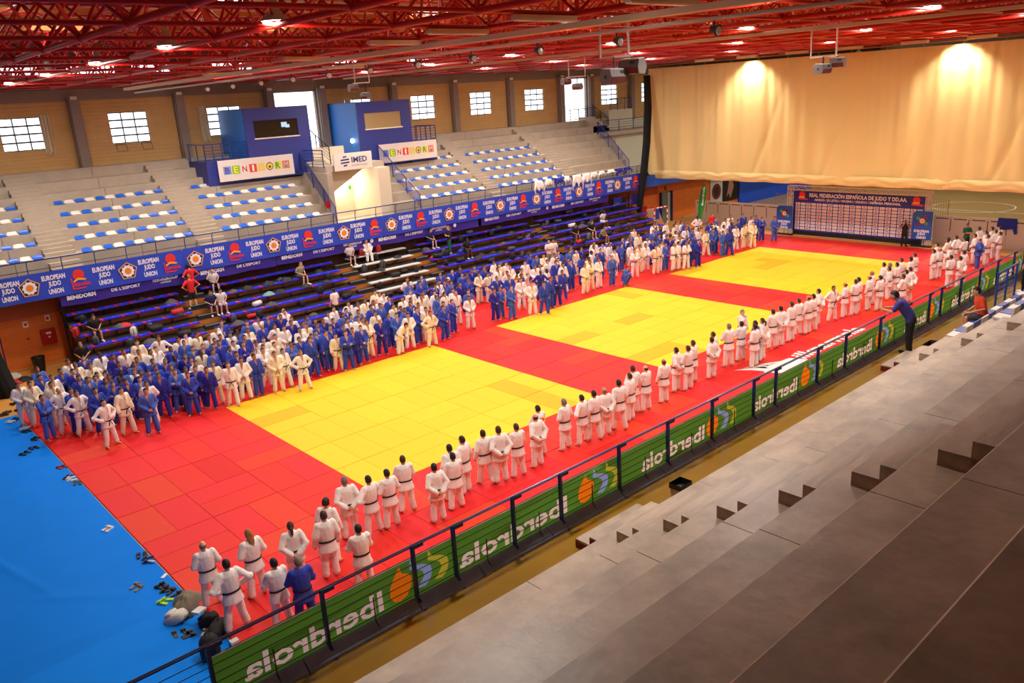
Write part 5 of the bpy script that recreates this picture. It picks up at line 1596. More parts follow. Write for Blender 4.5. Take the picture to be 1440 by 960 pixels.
# ---- heads read from the photograph, one list per window: (origin x, origin y, scale), entries x, y, suit, pose, hair
CROWD = [
((10, 460, 5.644), "82,460,wc;178,452,wc;272,560,bn;237,335,bn;260,398,bc;350,400,wrN;346,455,wr;420,500,whB;480,275,wr;538,300,wrN;423,350,br;516,352,br;566,403,br;604,245,br;658,305,wr;640,415,br;498,508,br;536,520,wh"),
((130, 440, 5.644), "52,331,wcD;163,345,br;243,310,wrN;14,520,br;33,490,wr;100,540,brN;148,505,br;160,565,br;20,615,bc;82,710,wh;210,405,brN;215,520,brD;218,478,brD;222,615,ws;267,545,br;328,470,wr;330,405,brN;350,370,br;353,235,wr;377,470,br;383,520,br;391,305,wr;421,620,bc;428,560,wr;432,480,br;458,300,wr;475,383,br;478,298,wr;500,435,br;522,495,bs;525,200,wh;597,375,brS;620,285,br;622,430,br;640,365,brD;656,465,bx;678,212,wr;725,235,brN;727,345,brN;737,180,wr;755,490,bc;742,450,wr;775,370,br;820,395,wr;820,440,br;824,175,wr;822,280,brN;855,265,brS;858,315,wrDL;900,445,bs;943,410,wrN;950,310,br;960,260,br;968,210,br;938,195,wr;975,130,wr;965,70,wr"),
((270, 420, 6.4), "265,215,br;237,400,brN;262,340,br;318,330,wr;370,400,wr;335,450,br;322,595,wr;397,495,br;415,300,brD;440,550,wc;457,410,brN;470,345,br;490,285,wr;494,220,brN;595,185,wr;555,520,br;560,480,wr;612,470,wr;637,432,wr;643,370,wr;628,248,brB;675,170,br;740,250,wr;745,340,wr;738,410,wr;738,495,wrN;797,160,br;812,470,wr;825,265,wr;855,405,bw;887,215,br;905,405,br;833,120,wr;895,180,wr;967,280,wr;975,485,whS;975,370,br;1005,220,br;1028,240,wr;1022,370,bs;1030,175,br;1075,335,br;1110,310,br;1115,200,br;1125,240,br"),
((410, 390, 6.4), "298,390,br;348,390,br;342,450,br;330,500,br;374,525,wr;325,330,wr;375,285,wr;465,440,br;480,500,br;500,390,wr;507,235,wr;480,340,br;490,295,br;510,350,br;600,310,br;600,370,wrN;635,385,wrN;595,460,bc;570,465,br;593,240,wr;658,210,wr;672,405,wx;720,265,br;735,225,wrL;745,135,wr;750,325,wr;785,255,br;790,385,brC;787,150,wr;825,155,wr;873,195,br;868,340,br;912,260,wr;955,420,ww;945,340,br;1000,195,wr;1045,340,wc;1010,290,br;985,280,br;1068,235,br;1063,200,wr;1070,135,wrG;1050,55,br;1040,20,wr;1125,290,br;1135,245,wr"),
((560, 360, 6.4), "192,245,br;208,190,br;207,365,wr;222,335,wr;242,480,wr;285,515,wh;315,160,ww;320,330,wr;332,275,br;350,370,br;358,240,wrN;376,160,br;400,465,bc;405,345,wr;405,430,br;413,240,brN;436,225,br;480,410,bc;480,135,br;492,240,br;490,310,wrN;518,335,wrB;525,255,br;552,115,br;578,170,br;605,170,brN;625,215,bnN;628,320,br;635,375,wc;660,130,brC;683,105,br;718,165,wr;768,105,br;803,168,wr;855,60,wr;860,310,bc;885,200,bh;905,85,wrN;910,295,bcN;893,120,wr;970,70,wr;980,150,wr;998,190,bc;1003,100,wr;1012,282,bc;1100,215,wc;1105,175,br;1108,130,wr;1140,60,wr"),
((700, 330, 6.4), "303,440,wc;285,185,br;342,285,wr;352,195,br;370,280,wr;385,340,bhD;403,190,wr;408,440,br;438,325,wrD;443,240,wr;465,400,br;510,185,wr;520,250,br;528,375,br;540,225,wr;543,160,br;578,335,bs;585,270,wr;635,225,br;640,155,brN;655,245,br;655,120,br;702,155,wrB;750,130,br;750,200,brD;778,275,wc;820,215,wrD;828,245,wx;840,160,wrD;863,110,wr;865,75,wr;887,185,br;905,225,wc;925,140,br;940,95,wr;1003,90,wr;1025,205,brS;1048,150,wr;1103,95,br;1080,110,br;1125,40,br;1135,295,bk"),
((840, 300, 7.383), "310,270,wr;338,280,br;340,225,br;375,170,wr;425,225,wr;340,330,wr;385,390,wx;433,345,wr;500,330,wc;512,100,wr;515,265,wr;565,290,br;580,190,br;582,125,wr;608,110,wr;605,350,wr;605,265,brD;610,160,br;638,235,br;640,330,wr;670,300,wr;705,325,bc;710,105,wr;703,200,wr;718,240,br;790,320,wx;798,130,wr;790,255,br;815,200,wr;832,100,wr;850,250,wr;862,310,wr;865,100,wr;900,310,wx;900,100,br;915,160,wr;925,120,br;927,250,br;940,270,br;960,300,br;985,175,brN;1005,235,br;1045,290,bc;1050,170,wr"),
((960, 280, 8.0), "265,365,wr;293,270,br;330,320,br;337,355,bc;355,270,wr;370,335,brD;368,220,brN;412,280,wrL;453,375,br;462,310,wr;487,235,wr;530,350,brD;535,245,wr;535,195,wr;548,275,brD;597,310,wc;625,245,br;685,180,brN;685,300,wr;720,280,wr;775,215,wr;793,275,wc;825,200,br;893,220,br;1037,210,bc;165,205,whD"),
]
LINE = [
((240, 640, 3.694), "167,470,wrB;290,568,whK;405,410,wrU;622,370,wbP;537,562,wxK;663,555,bxG;805,248,wsY;795,315,wrN;903,135,wrG;975,385,wxK;1027,128,wh;1123,95,wr"),
((540, 540, 4.0), "105,425,wxN;282,470,wbK;368,362,wr;387,408,wrK;440,315,wr;578,278,wrK;622,262,wr;744,243,wx;852,187,wbB;866,140,wrZ;1013,103,wrG;1132,75,whK;1162,60,wr;1241,38,wbB"),
((840, 420, 4.0), "121,475,wr;183,437,wr;200,395,wr;273,392,wxB;375,355,wrB;455,290,wb;502,282,wr;540,250,wr;645,232,wb;653,202,wr;742,157,wrG;812,142,wxK;888,157,wcK;890,142,br;930,125,wrP;990,75,wrK;1033,57,wbK;1095,32,wr;1140,12,wr"),
((1080, 300, 3.692), "207,440,wrB;238,432,wr;265,405,wrK;340,388,whF;404,370,wcB;458,355,wc;472,345,wr;530,333,wrB;543,310,wrB;585,335,wrK;608,268,wr;631,268,wrG;632,288,wr;672,266,wr;699,243,wr;739,237,wr;764,217,wr;705,328,wr;722,305,wr;740,292,wr"),
((1200, 300, 6.0), "710,265,wr;727,305,wcB;690,320,wr;800,230,wr;820,215,wr;820,290,wrB;870,205,wh;935,220,wx;845,370,wr;890,380,wr;938,330,wr;1030,190,wr;1065,130,wr;1068,220,bbB;1125,165,wr;1140,195,wc;1183,130,wr;1210,155,wx;1235,125,wr;1240,170,wr"),
]
PC = {'r': 'relaxed', 'c': 'clasp', 'b': 'behind', 'h': 'hips', 'x': 'crossed', 'n': 'chin', 's': 'stride', 'w': 'bow', 'k': 'crouch'}
prnd = random.Random(21)
people = []
def parse(lists, side):
    for (ox, oy, sc), txt in lists:
        for e in txt.split(';'):
            x, y, code = e.split(',')
            px, py = ox+float(x)/sc, oy+float(y)/sc
            suit, pose, fl = code[0], PC[code[1]], code[2:]
            if pose == 'relaxed' and side == 'L':
                pose = prnd.choice(('relaxed', 'relaxed', 'clasp', 'behind', 'stride', 'crossed'))
            elif pose == 'relaxed':
                pose = prnd.choice(('relaxed', 'clasp', 'clasp', 'stride', 'crossed', 'behind'))
            s = prnd.uniform(.96, 1.04)
            p = un(px, py, 2, HEADZ[pose].z*s)
            if 'D' in fl: sk, hc = SKINS[3], 'black'
            else:
                sk = prnd.choice((SKINS[0], SKINS[1], SKINS[1], SKINS[2])); hc = prnd.choice(('black', 'black', 'brown', 'brown'))
            hair = 'short'
            if 'N' in fl: hc = 'brown'
            if 'K' in fl: hc = 'black'
            if 'G' in fl: hc = 'grey'
            if 'B' in fl: hair, hc = prnd.choice((('balding', 'grey'), ('balding', 'brown')))
            if 'S' in fl: hair, hc = 'short', 'shaved'
            if 'L' in fl: hair = 'long'
            if 'U' in fl: hair, hc = 'long', 'blond'
            if 'P' in fl: hair, hc = 'ponytail', 'brown'
            if 'Y' in fl: hair, hc = 'curly', 'black'
            cap = 'C' in fl
            if side == 'L':
                rz_ = PI + prnd.uniform(-.55, .35)
                if p.x < 2.5: rz_ = PI+prnd.uniform(.0, .5)
            else:
                rz_ = prnd.uniform(-.35, .25)
                if 'F' in fl: rz_ = PI*.9
                if 'Y' in fl: rz_ = -.9
            if suit == 'w':
                gm = prnd.choice((GIW, GIW, GIC)) if side == 'L' else GIW
                gt = gm
            else:
                gm = prnd.choice((GIB, GIB, GIN, GIS)); gt = gm
            people.append(dict(p=p, px=px, py=py, side=side, pose=pose, s=s, rz=rz_, suit=suit, gm=gm, hair=hair, hc=hc, sk=sk, cap=cap, fl=fl))
parse(CROWD, 'L'); parse(LINE, 'R')
# keep a little room between neighbours
for it in range(12):
    for i in range(len(people)):
        a = people[i]
        for j in range(i+1, len(people)):
            b = people[j]
            d = Vector((a['p'].x-b['p'].x, a['p'].y-b['p'].y)); L = d.length
            if L < .46:
                if L < 1e-4: d = Vector((1, 0)); L = 1
                q = d/L*(.46-L)*.25
                a['p'].x += q.x; a['p'].y += q.y; b['p'].x -= q.x; b['p'].y -= q.y
for e in people:
    if e['side'] == 'L' and e['p'].x > 3.2 and e['p'].y > 6.6: e['p'].y = 6.6
# the front-most and nearest are built one by one, deep-crowd figures form one mass
def score(e):
    if e['side'] == 'R': return 1e6
    # hidden by others in front of it?
    hid = 0
    for b in people:
        if b is e: continue
        if abs(b['px']-e['px']) < 9 and 3 < b['py']-e['py'] < 45: hid += 1
    size = CF/((e['p']-CC).dot(_f))
    return size*(1.0 if hid == 0 else .8 if hid == 1 else .62 if hid == 2 else .5)
order = sorted(range(len(people)), key=lambda i: -score(people[i]))
LIM = 285
crowd_mb = {}
def region(p):
    if p.x < 6: return 'before the first yellow square'
    if p.x < 16.2: return 'along the first yellow square'
    if p.x < 20.2: return 'at the red strip after the first yellow square'
    if p.x < 30.4: return 'along the second yellow square'
    if p.x < 34.4: return 'at the red strip after the second yellow square'
    if p.x < 45: return 'along the third yellow square'
    return 'near the white hoarding'
mass = {}
for rank, idx in enumerate(order):
    e = people[idx]
    if rank < LIM:
        ht = {'balding': 'balding head', 'long': 'long %s hair' % e['hc'], 'ponytail': '%s ponytail' % e['hc'], 'curly': 'curly black hair'}.get(e['hair'], 'short %s hair' % e['hc'] if e['hc'] != 'shaved' else 'shaved head')
        if e['cap']: ht = 'white headband'
        su = {GIW.name: 'white', GIC.name: 'cream', GIB.name: 'blue', GIN.name: 'deep blue', GIS.name: 'sky blue'}[e['gm'].name]
        sd = 'in the bleacher-side crowd' if e['side'] == 'L' else 'in the banner-side line'
        label = 'person in %s judo suit, %s, %s, %s %s' % (su, ht, POSETXT[e['pose']], sd, region(e['p']))
        ws = label.split()
        if len(ws) > 16:
            reg = {'before the first yellow square': 'before first yellow square', 'along the first yellow square': 'by first yellow square', 'at the red strip after the first yellow square': 'by first red strip', 'along the second yellow square': 'by second yellow square', 'at the red strip after the second yellow square': 'by second red strip', 'along the third yellow square': 'by third yellow square', 'near the white hoarding': 'by white hoarding'}[region(e['p'])]
            po = {'relaxed': 'arms down', 'clasp': 'hands joined', 'behind': 'hands behind back', 'hips': 'hands on hips', 'crossed': 'arms folded', 'chin': 'hand at chin', 'stride': 'foot forward', 'bow': 'bending', 'crouch': 'crouching'}[e['pose']]
            label = '%s judo suit, %s, %s, %s %s' % (su, ht, po, 'bleacher crowd' if e['side'] == 'L' else 'banner-side line', reg)
        o = make_person(e['pose'], (e['p'].x, e['p'].y, 0), e['rz'], e['s'], e['gm'], e['gm'], e['hair'], e['hc'], e['sk'], label, 'judoka: '+label)
        if e['cap']: link('headband', capm, o).matrix_local = Matrix.Translation(POSES[e['pose']]['head'][0])
        if 'Z' in e['fl']:
            m = MB().box(-.1, .1, -.165, -.155, 1.27, 1.36).box(-.03, .04, -.166, -.156, 1.3, 1.4, 1).box(-.1, -.04, -.166, -.156, 1.3, 1.38, 2).box(-.09, .09, -.165, -.157, 1.14, 1.2, 3)
            m.build('back_patch', [LOGO_R, LOGO_Y, mat('tile_blue2', (60, 90, 190), .5), BELT], o)
    else:
        Mx = Matrix.Translation((e['p'].x, e['p'].y, 0)) @ Matrix.Rotation(e['rz'], 4, 'Z') @ Matrix.Scale(e['s'], 4)
        P = POSES[e['pose']]
        hm = Matrix.Translation(P['head'][0]) @ P['head'][1].to_4x4()
        for me, m, X in ((P['body'], e['sk'], Mx), (P['top'], e['gm'], Mx), (P['bottom'], e['gm'], Mx), (P['belt'], BELT, Mx), (HM[e['hair']], HAIRS[e['hc']], Mx @ hm)):
            mass.setdefault(m.name, (m, []))[1].append((me, X))
cm = MB(); cms = []
for k, (m, lst) in enumerate(mass.values()):
    cms.append(m)
    for me, X in lst:
        cm.add([X @ v.co for v in me.vertices], [tuple(p.vertices) for p in me.polygons], k)
if cm.v:
    o = cm.build('judoka_crowd', cms, None, True)
    tag(o, 'tightly packed judoka in white and blue behind the front rows', 'crowd', None, 'stuff')
# person speaking on the second yellow square
p = un(1043.7, 439, 2, HEADZ['mic'].z)
make_person('mic', (p.x, p.y, 0), PI*.95, 1, GIW, GIW, 'short', 'grey', SKINS[0], 'person in white judo suit speaking into a microphone on the second yellow square')
mk = MB().tube([(.03, .25, 1.48), (.02, .20, 1.56)], [.014, .018], 6).build('microphone', BLACK); mk.parent = None
mk.location = (p.x, p.y, 0); mk.rotation_euler = (0, 0, PI*.95); tag(mk, 'black microphone held on the second yellow square', 'microphone')

# ---- spectators
TEE = {'black': mat('tee_black', (22, 22, 24), .8), 'white': mat('tee_white', (226, 220, 214), .8), 'navy': mat('tee_navy', (30, 32, 84), .8), 'red': mat('tee_red', (206, 24, 26), .8), 'green': mat('tee_green', (20, 92, 62), .8), 'orange': mat('tee_orange', (226, 66, 28), .8), 'purple': mat('polo_blue', (62, 56, 140), .8), 'khaki': mat('tee_khaki', (150, 140, 110), .8), 'grey': mat('short_grey', (70, 62, 58), .8)}
def row_of(px, py, hz):
    """bench row whose seated head falls on this pixel best"""
    best = None
    for i in range(6):
        q = un(px, py, 1, by(i)+.05)
        e = abs(q.z-(bz(i)+hz))
        if best is None or e < best[0]: best = (e, i, q.x)
    return best[1], best[2]
sits = [(130, 451, 'sit_tee', 'black', 'grey', 'black', 'short', SKINS[1], 'person in black t-shirt and shorts sitting at the left end of the bleachers'),
        (297, 384, 'sit_tee', 'white', 'black', 'grey', 'balding', SKINS[0], 'balding person in white t-shirt sitting on the top bench behind two seated people'),
        (293, 410, 'sit_tee', 'navy', 'navy', 'brown', 'short', SKINS[1], 'person in navy polo and shorts sitting beside the first bleacher aisle'),
        (308, 411, 'sit_tee', 'white', 'white', 'black', 'short', SKINS[1], 'person in white t-shirt and white shorts sitting beside the navy polo'),
        (419, 372, 'sit_tee', 'khaki', 'grey', 'blond', 'long', SKINS[0], 'person with long fair hair sitting with crossed arms on a bench'),
        (489, 344, 'sit_tee', 'white', 'navy', 'grey', 'short', SKINS[0], 'person in white t-shirt and blue trousers sitting on the upper bench'),
        (514, 340, 'sit_gi', None, None, 'grey', 'balding', SKINS[0], 'balding person in white judo suit sitting with arms spread on the upper bench'),
        (602, 322, 'sit_tee', 'navy', 'navy', 'brown', 'ponytail', SKINS[0], 'person in navy shirt sitting with bare legs above the white benches'),
        (654, 338, 'sit_tee', 'black', 'black', 'black', 'short', SKINS[3], 'person in black clothes sitting right of the white benches'),
        (846, 297, 'sit_tee', 'white', 'white', 'black', 'short', SKINS[3], 'person in pale t-shirt and shorts sitting high near the far end'),
        (807, 316, 'sit_tee', 'black', 'black', 'black', 'short', SKINS[2], 'person in black sitting beside the red box on the benches'),
        (830, 315, 'sit_tee', 'black', 'black', 'brown', 'long', SKINS[0], 'person in black sitting with bent bare legs near the far end'),
        (846, 323, 'sit_tee', 'khaki', 'black', 'brown', 'short', SKINS[1], 'person in khaki shirt sitting low near the far end'),
        (394, 433, 'sit_tee', 'white', 'white', 'grey', 'balding', SKINS[0], 'bald person in white t-shirt sitting low behind the crowd'),
        (115, 494, 'sit_tee', 'black', 'black', 'grey', 'short', SKINS[1], 'grey-haired person in black sitting low at the left end of the bleachers')]
for (px, py, pose, a, b, hc, hr, sk, lab_) in sits:
    hz = HEADZ[pose].z-.47
    i, x = row_of(px, py, hz)
    make_person(pose, (x, by(i)+.02, bz(i)-.385), PI+prnd.uniform(-.3, .3), 1, TEE[a] if a else GIW, TEE[b] if b else GIW, hr, hc, sk, lab_)
def on_row(px, py, pose, a, b, hr, hc, sk, lab_, rz_, row=None):
    best = None
    for i in range(6):
        q = un(px, py, 1, by(i)-.25)
        e = abs(q.z-(bz(i)-.385+HEADZ[pose].z))
        if best is None or e < best[0]: best = (e, i, q.x)
    _, i, x = best
    if row is not None:
        i = row; x = un(px, py, 1, by(i)-.25).x
    make_person(pose, (x, by(i)-.3, bz(i)-.385), rz_, 1, a, b, hr, hc, sk, lab_)
on_row(266, 382, 'tee_hips', TEE['red'], TEE['black'], 'short', 'black', SKINS[1], 'person in red t-shirt and black shorts standing higher in the first aisle, back turned', .1, 0)
on_row(266, 396, 'tee_hips', TEE['red'], TEE['black'], 'short', 'blond', SKINS[0], 'person in red t-shirt with hands on hips standing lower in the first aisle', .0, 1)
on_row(630, 325, 'tee_crossed', TEE['black'], TEE['green'], 'ponytail', 'blond', SKINS[0], 'person in black top and green shorts standing on the bleachers', 1.2)
on_row(469, 415, 'tee_relaxed', TEE['white'], TEE['black'], 'short', 'black', SKINS[1], 'person in white t-shirt and black trousers standing with back turned behind the crowd', .2)
on_row(777, 334, 'tee_relaxed', TEE['white'], TEE['white'], 'short', 'black', SKINS[2], 'person in white top standing on the bleachers behind the crowd', 2.2)
on_row(771, 346, 'tee_crossed', TEE['white'], TEE['khaki'], 'balding', 'grey', SKINS[1], 'balding person in white t-shirt standing at the bleacher foot', 2.6)
p = un(1008, 298, 2, 1.6); make_person('long_hips', (p.x-.6, p.y, FLOORZ), PI*.8, .93, TEE['red'], TEE['black'], 'ponytail', 'brown', SKINS[0], 'person in red tracksuit jacket standing by the white hoarding')
p = un(1361, 316.5, 2, 1.6); make_person('tee_crossed', (p.x, p.y, FLOORZ), PI*.75, 1, TEE['green'], TEE['black'], 'short', 'black', SKINS[1], 'person in green t-shirt with folded arms before the right hoarding', shoes=BLACK)
p = un(1274, 311, 2, 1.62); make_person('camera', (49.35, p.y, FLOORZ), PI*.65, 1, TEE['black'], TEE['black'], 'short', 'black', SKINS[1], 'photographer in black at the right end of the photo backdrop', shoes=BLACK)
m = MB().box(-.07, .07, .22, .32, 1.56, 1.66).tube([(0, .32, 1.61), (0, .46, 1.61)], .045, 8); c_ = m.build('photo_camera', BLACK, None, loc=(49.35, p.y, FLOORZ)); c_.rotation_euler = (0, 0, PI*.65); tag(c_, 'black camera held by the photographer at the backdrop', 'camera')
p = un(1262, 402, 1, -22.0)
make_person('lean', (14.95, -22.12, WALKZ), .3, 1.0, TEE['purple'], TEE['black'], 'short', 'black', SKINS[1], 'person in blue polo leaning on the near balustrade', shoes=BLACK)
# seated person in orange on the near seats; near seats
SB2 = mat('near_seat_blue', (26, 58, 150), .35); SW2 = mat('near_seat_white', (214, 206, 200), .4)
def near_seat():
    m = MB()
    m.rings([[(x, y, z) for (y, z) in ((.22, .02), (.22, .07), (-.12, .05), (-.17, .12), (-.2, .34), (-.235, .34), (-.22, .06), (-.18, .0))] for x in (-.225, -.2, .2, .225)])
    return m.mesh('seat_shell', [SB2], False)
nsm = near_seat()
def near_row(i, x0, n, first):
    for k in range(n):
        blue = (k+first) % 2 == 1
        o = link('bucket_chair', nsm, None, (x0+.5*k, ry(i)-.28, rz(i)), (0, 0, 0)); slot(o, 0, SB2 if blue else SW2)
        tag(o, '%s bucket chair in the %s row of the near stand' % ('blue' if blue else 'white', 'front' if i == 0 else 'second'), 'chair', '%s near seats, %s row' % ('blue' if blue else 'white', 'front' if i == 0 else 'second'))
near_row(0, 15.7, 22, 0)
near_row(1, 16.1, 20, 0)
make_person('sit_tee', (17.45, ry(0)-.22, rz(0)-.36), .55, 1.0, TEE['orange'], TEE['grey'], 'short', 'black', SKINS[1], 'person in orange t-shirt and grey shorts sitting on the near front seats')
q = un(1437, 362, 1, -22.3)
make_person('tee_relaxed', (q.x+.4, -22.35, WALKZ), .2, 1.0, TEE['black'], TEE['black'], 'short', 'black', SKINS[1], 'person in black standing at the far end of the near walkway')
# blue gate rail at the far end of the walkway
slope_rail(un(1411, 330, 1, -22.2).x, -22.2, WALKZ+.05, -22.2, WALKZ+.05, 'blue gate railing across the far end of the near walkway', 5, 3, mat('gate_blue', (30, 76, 170), .4), x2=un(1411, 330, 1, -22.2).x+1.6)
tray = MB(); boxy(tray, -.3, .3, -.2, .2, 0, .12, .04)
o = tray.build('bag_tray', mat('black_plastic', (14, 14, 15), 0.4), None, loc=(15.8, -22.4, WALKZ)); tag(o, 'flat black bag on the walkway behind the person in blue polo', 'bag')

# ---- judo suits drying over the upper rail
def draped(x, w, h, m, label, sl=True):
    o = empty('hung_judo_suit', (x, LY-.06, 5.25)); tag(o, label, 'clothing', 'judo suits hung on the upper rail')
    b = MB(); n = 7; vs = []; fs = []
    for i in range(n):
        xx = -w/2+w*i/(n-1)
        for (y, z) in ((.10, -h*.6), (.06, -.1), (.03, .02), (-.03, .02), (-.07, -.1), (-.09+.02*math.sin(i*2), -h*(.55+.2*math.sin(i*1.9+x)))):
            vs.append((xx+.02*math.sin(z*9), y, z))
    for i in range(n-1):
        for j in range(5):
            a = i*6+j; fs.append((a, a+6, a+7, a+1))
    b.add(vs, fs); b.build('jacket', m, o, True)
    if sl:
        for sx in (-1, 1):
            MB().tube([(sx*w*.4, -.1, -.12), (sx*w*.62, -.13, -h*.5), (sx*w*.55, -.13, -h*.95)], [.07, .075, .06], 7, flat=.4).build('sleeve', m, o, True)
for (px, w, h, c) in ((756, .75, .95, 'w'), (770, .6, .5, 'w'), (785, .7, .6, 'b'), (796, .5, .45, 'w'), (810, .9, 1.1, 'w'), (823, .8, .9, 'w'), (834, .7, .55, 'w'), (845, .6, .35, 'w'), (858, .7, .3, 'w'), (870, .7, .55, 'b'), (882, .6, .4, 'b')):
    x = un(px, 258, 1, LY).x
    draped(x, w, h, GIW if c == 'w' else GIN, '%s judo suit hung to dry over the upper rail' % ('white' if c == 'w' else 'blue'))
for (px, py) in ((900, 281), (867, 285)):
    q = un(px, py, 1, 11.4)
    o = MB().box(-.45, .45, -.03, .03, -.5, .3).build('blue_towel', mat('blue_cloth', (26, 44, 150), 0.8), None, loc=(min(q.x, 44.9), 11.3, 2.75)); tag(o, 'blue judo jacket hung at the far top corner of the bleachers', 'clothing', 'blue jackets at the bleacher corner')
cl = MB().prism([(0, 0, 0), (0, -.5, .1), (0, -.62, -.25), (0, -.75, -.2), (0, -.7, .75), (0, .35, .75), (0, .4, .2)], (.06, 0, 0)).build('hung_jacket', mat('blue_cloth', (26, 44, 150), 0.8), None, loc=(HX-.09, un(1418, 312, 0, HX).y+.2, 1.2)); tag(cl, 'dark blue jacket hung over the right hoarding', 'clothing')

# ---- bags and clothes on the benches
bagcol = {'black': (22, 22, 24), 'grey': (70, 68, 70), 'red': (186, 26, 30), 'blue': (34, 60, 170), 'white': (216, 208, 196), 'khaki': (120, 110, 90), 'teal': (110, 150, 150)}
def bag_meshes():
    out = {}
    m = MB()    # duffel
    m.tube([(-.3, 0, .15), (-.27, 0, .15), (.27, 0, .15), (.3, 0, .15)], [.06, .15, .15, .06], 10, flat=.95); out['duffel'] = m.mesh('bag_body', [BLACK], True)
    m = MB()    # backpack
    rr = []
    for (w, d, z) in ((.13, .08, 0), (.16, .11, .05), (.165, .12, .2), (.15, .11, .35), (.1, .07, .43), (.04, .03, .45)):
        rr.append([(w*math.copysign(abs(math.cos(a))**.6, math.cos(a)), d*math.copysign(abs(math.sin(a))**.6, math.sin(a)), z) for a in [2*PI*k/14 for k in range(14)]])
    m.rings(rr)
    m.rings([[(w*math.copysign(abs(math.cos(a))**.5, math.cos(a)), .13+d*math.copysign(abs(math.sin(a))**.5, math.sin(a)), z) for a in [2*PI*k/10 for k in range(10)]] for (w, d, z) in ((.1, .02, .05), (.12, .04, .07), (.12, .04, .2), (.1, .02, .23))])
    m.tube([(-.04, -.02, .43), (-.035, -.02, .49), (.035, -.02, .49), (.04, -.02, .43)], .01, 5); out['backpack'] = m.mesh('bag_body', [BLACK], True)
    m = MB()    # crumpled jacket
    nu, nv = 30, 14
    vs = [(0, 0, .17)]
    for j in range(1, nv):
        for i in range(nu):
            a = 2*PI*i/nu; t = j/(nv-1)
            rn = mnoise.noise(Vector((math.cos(a)*1.6, math.sin(a)*1.6, 3)))
            r = .34*t*(1+.45*rn)
            x, y = r*math.cos(a), r*.62*math.sin(a)
            h = .17*(1-t**2)+.07*(1-t)*mnoise.noise(Vector((x*9, y*9, 1)))+.05*abs(mnoise.noise(Vector((x*16, y*22, 5))))*(1-t**3)
            vs.append((x, y, max(.004, h) if j < nv-1 else 0))
    fs = [(0, 1+i, 1+(i+1) % nu) for i in range(nu)]
    for j in range(nv-2):
        for i in range(nu): fs.append((1+j*nu+i, 1+(j+1)*nu+i, 1+(j+1)*nu+(i+1) % nu, 1+j*nu+(i+1) % nu))
    m.add(vs, fs); out['heap'] = m.mesh('cloth_heap', [BLACK], True)
    return out
BG = bag_meshes()
strapm = MB().tube([(-.22, 0, .26), (-.12, 0, .36), (.12, 0, .36), (.22, 0, .26)], .014, 5).mesh('strap', [BLACK])
strap2 = MB().tube([(-.08, -.11, .4), (-.09, -.17, .25), (-.09, -.12, .06)], .016, 5).tube([(.08, -.11, .4), (.09, -.17, .25), (.09, -.12, .06)], .016, 5).mesh('strap', [BLACK])
def bag(kind, c, loc, rz_, s, label, group=None):
    o = empty({'duffel': 'duffel_bag', 'backpack': 'backpack', 'heap': 'folded_jacket'}[kind], loc, rz_)
    o.scale = (s, s, s)
    tag(o, label, 'bag' if kind != 'heap' else 'clothing', group)
    b = link('bag_body' if kind != 'heap' else 'cloth_heap', BG[kind], o); slot(b, 0, mat('bag_'+c, bagcol[c], .7))
    if kind == 'duffel': link('strap', strapm, o)
    if kind == 'backpack': link('strap', strap2, o)
    return o
brnd = random.Random(4)
nm_ = {'duffel': 'duffel bag', 'backpack': 'backpack', 'heap': 'heaped jacket'}
secname = ['first section', 'second section', 'white bench section', 'fourth section', 'last section']
for i in range(5):
    for s, (a, b) in enumerate(secs):
        x = a+.5
        while x < b-.5:
            if brnd.random() < .8:
                k = brnd.choice(('duffel', 'backpack', 'heap', 'heap')); c = brnd.choice(('black', 'black', 'black', 'black', 'grey', 'grey', 'khaki', 'blue', 'white', 'red') if brnd.random() < .5 else ('black', 'black', 'grey'))
                fl = brnd.random() < .5
                loc = (x, by(i)+brnd.uniform(-.03, .06), bz(i)+.002) if not fl else (x, by(i)-.3, bz(i)-.383)
                if fl and i == 5: loc = (x, by(i), bz(i)+.002)
                bag(k, c, loc, brnd.uniform(-.6, .6), brnd.uniform(.75, 1.1), '%s %s %s in the %s of the bleachers' % (c, nm_[k], 'on the footboard' if fl else 'on the bench', secname[s]), '%s %s, %s' % (c, nm_[k], secname[s]))
            x += brnd.uniform(.75, 1.6)
for (px, py, i, c, k) in ((175, 455, 2, 'red', 'heap'), (252, 452, 2, 'red', 'duffel'), (187, 460, 3, 'white', 'backpack'), (219, 458, 3, 'black', 'duffel'), (107, 468, 2, 'red', 'backpack'), (508, 352, 0, 'red', 'backpack'), (532, 348, 0, 'red', 'backpack'), (815, 340, 4, 'red', 'duffel'), (378, 412, 2, 'teal', 'heap')):
    q = un(px, py, 1, by(i))
    bag(k, c, (q.x, by(i), bz(i)+.002), .2, 1.0, {'red': 'bright red', 'teal': 'pale teal'}.get(c, c)+' %s left on bench row %s of the bleachers near x %s' % (nm_[k], ('one', 'two', 'three', 'four', 'five')[i], 'aisle') if False else '%s %s left on the %s bleacher row from the top' % ({'red': 'bright red', 'teal': 'pale teal'}.get(c, c), nm_[k], ('first', 'second', 'third', 'fourth', 'fifth')[i]), 'bright bags on the bleachers')

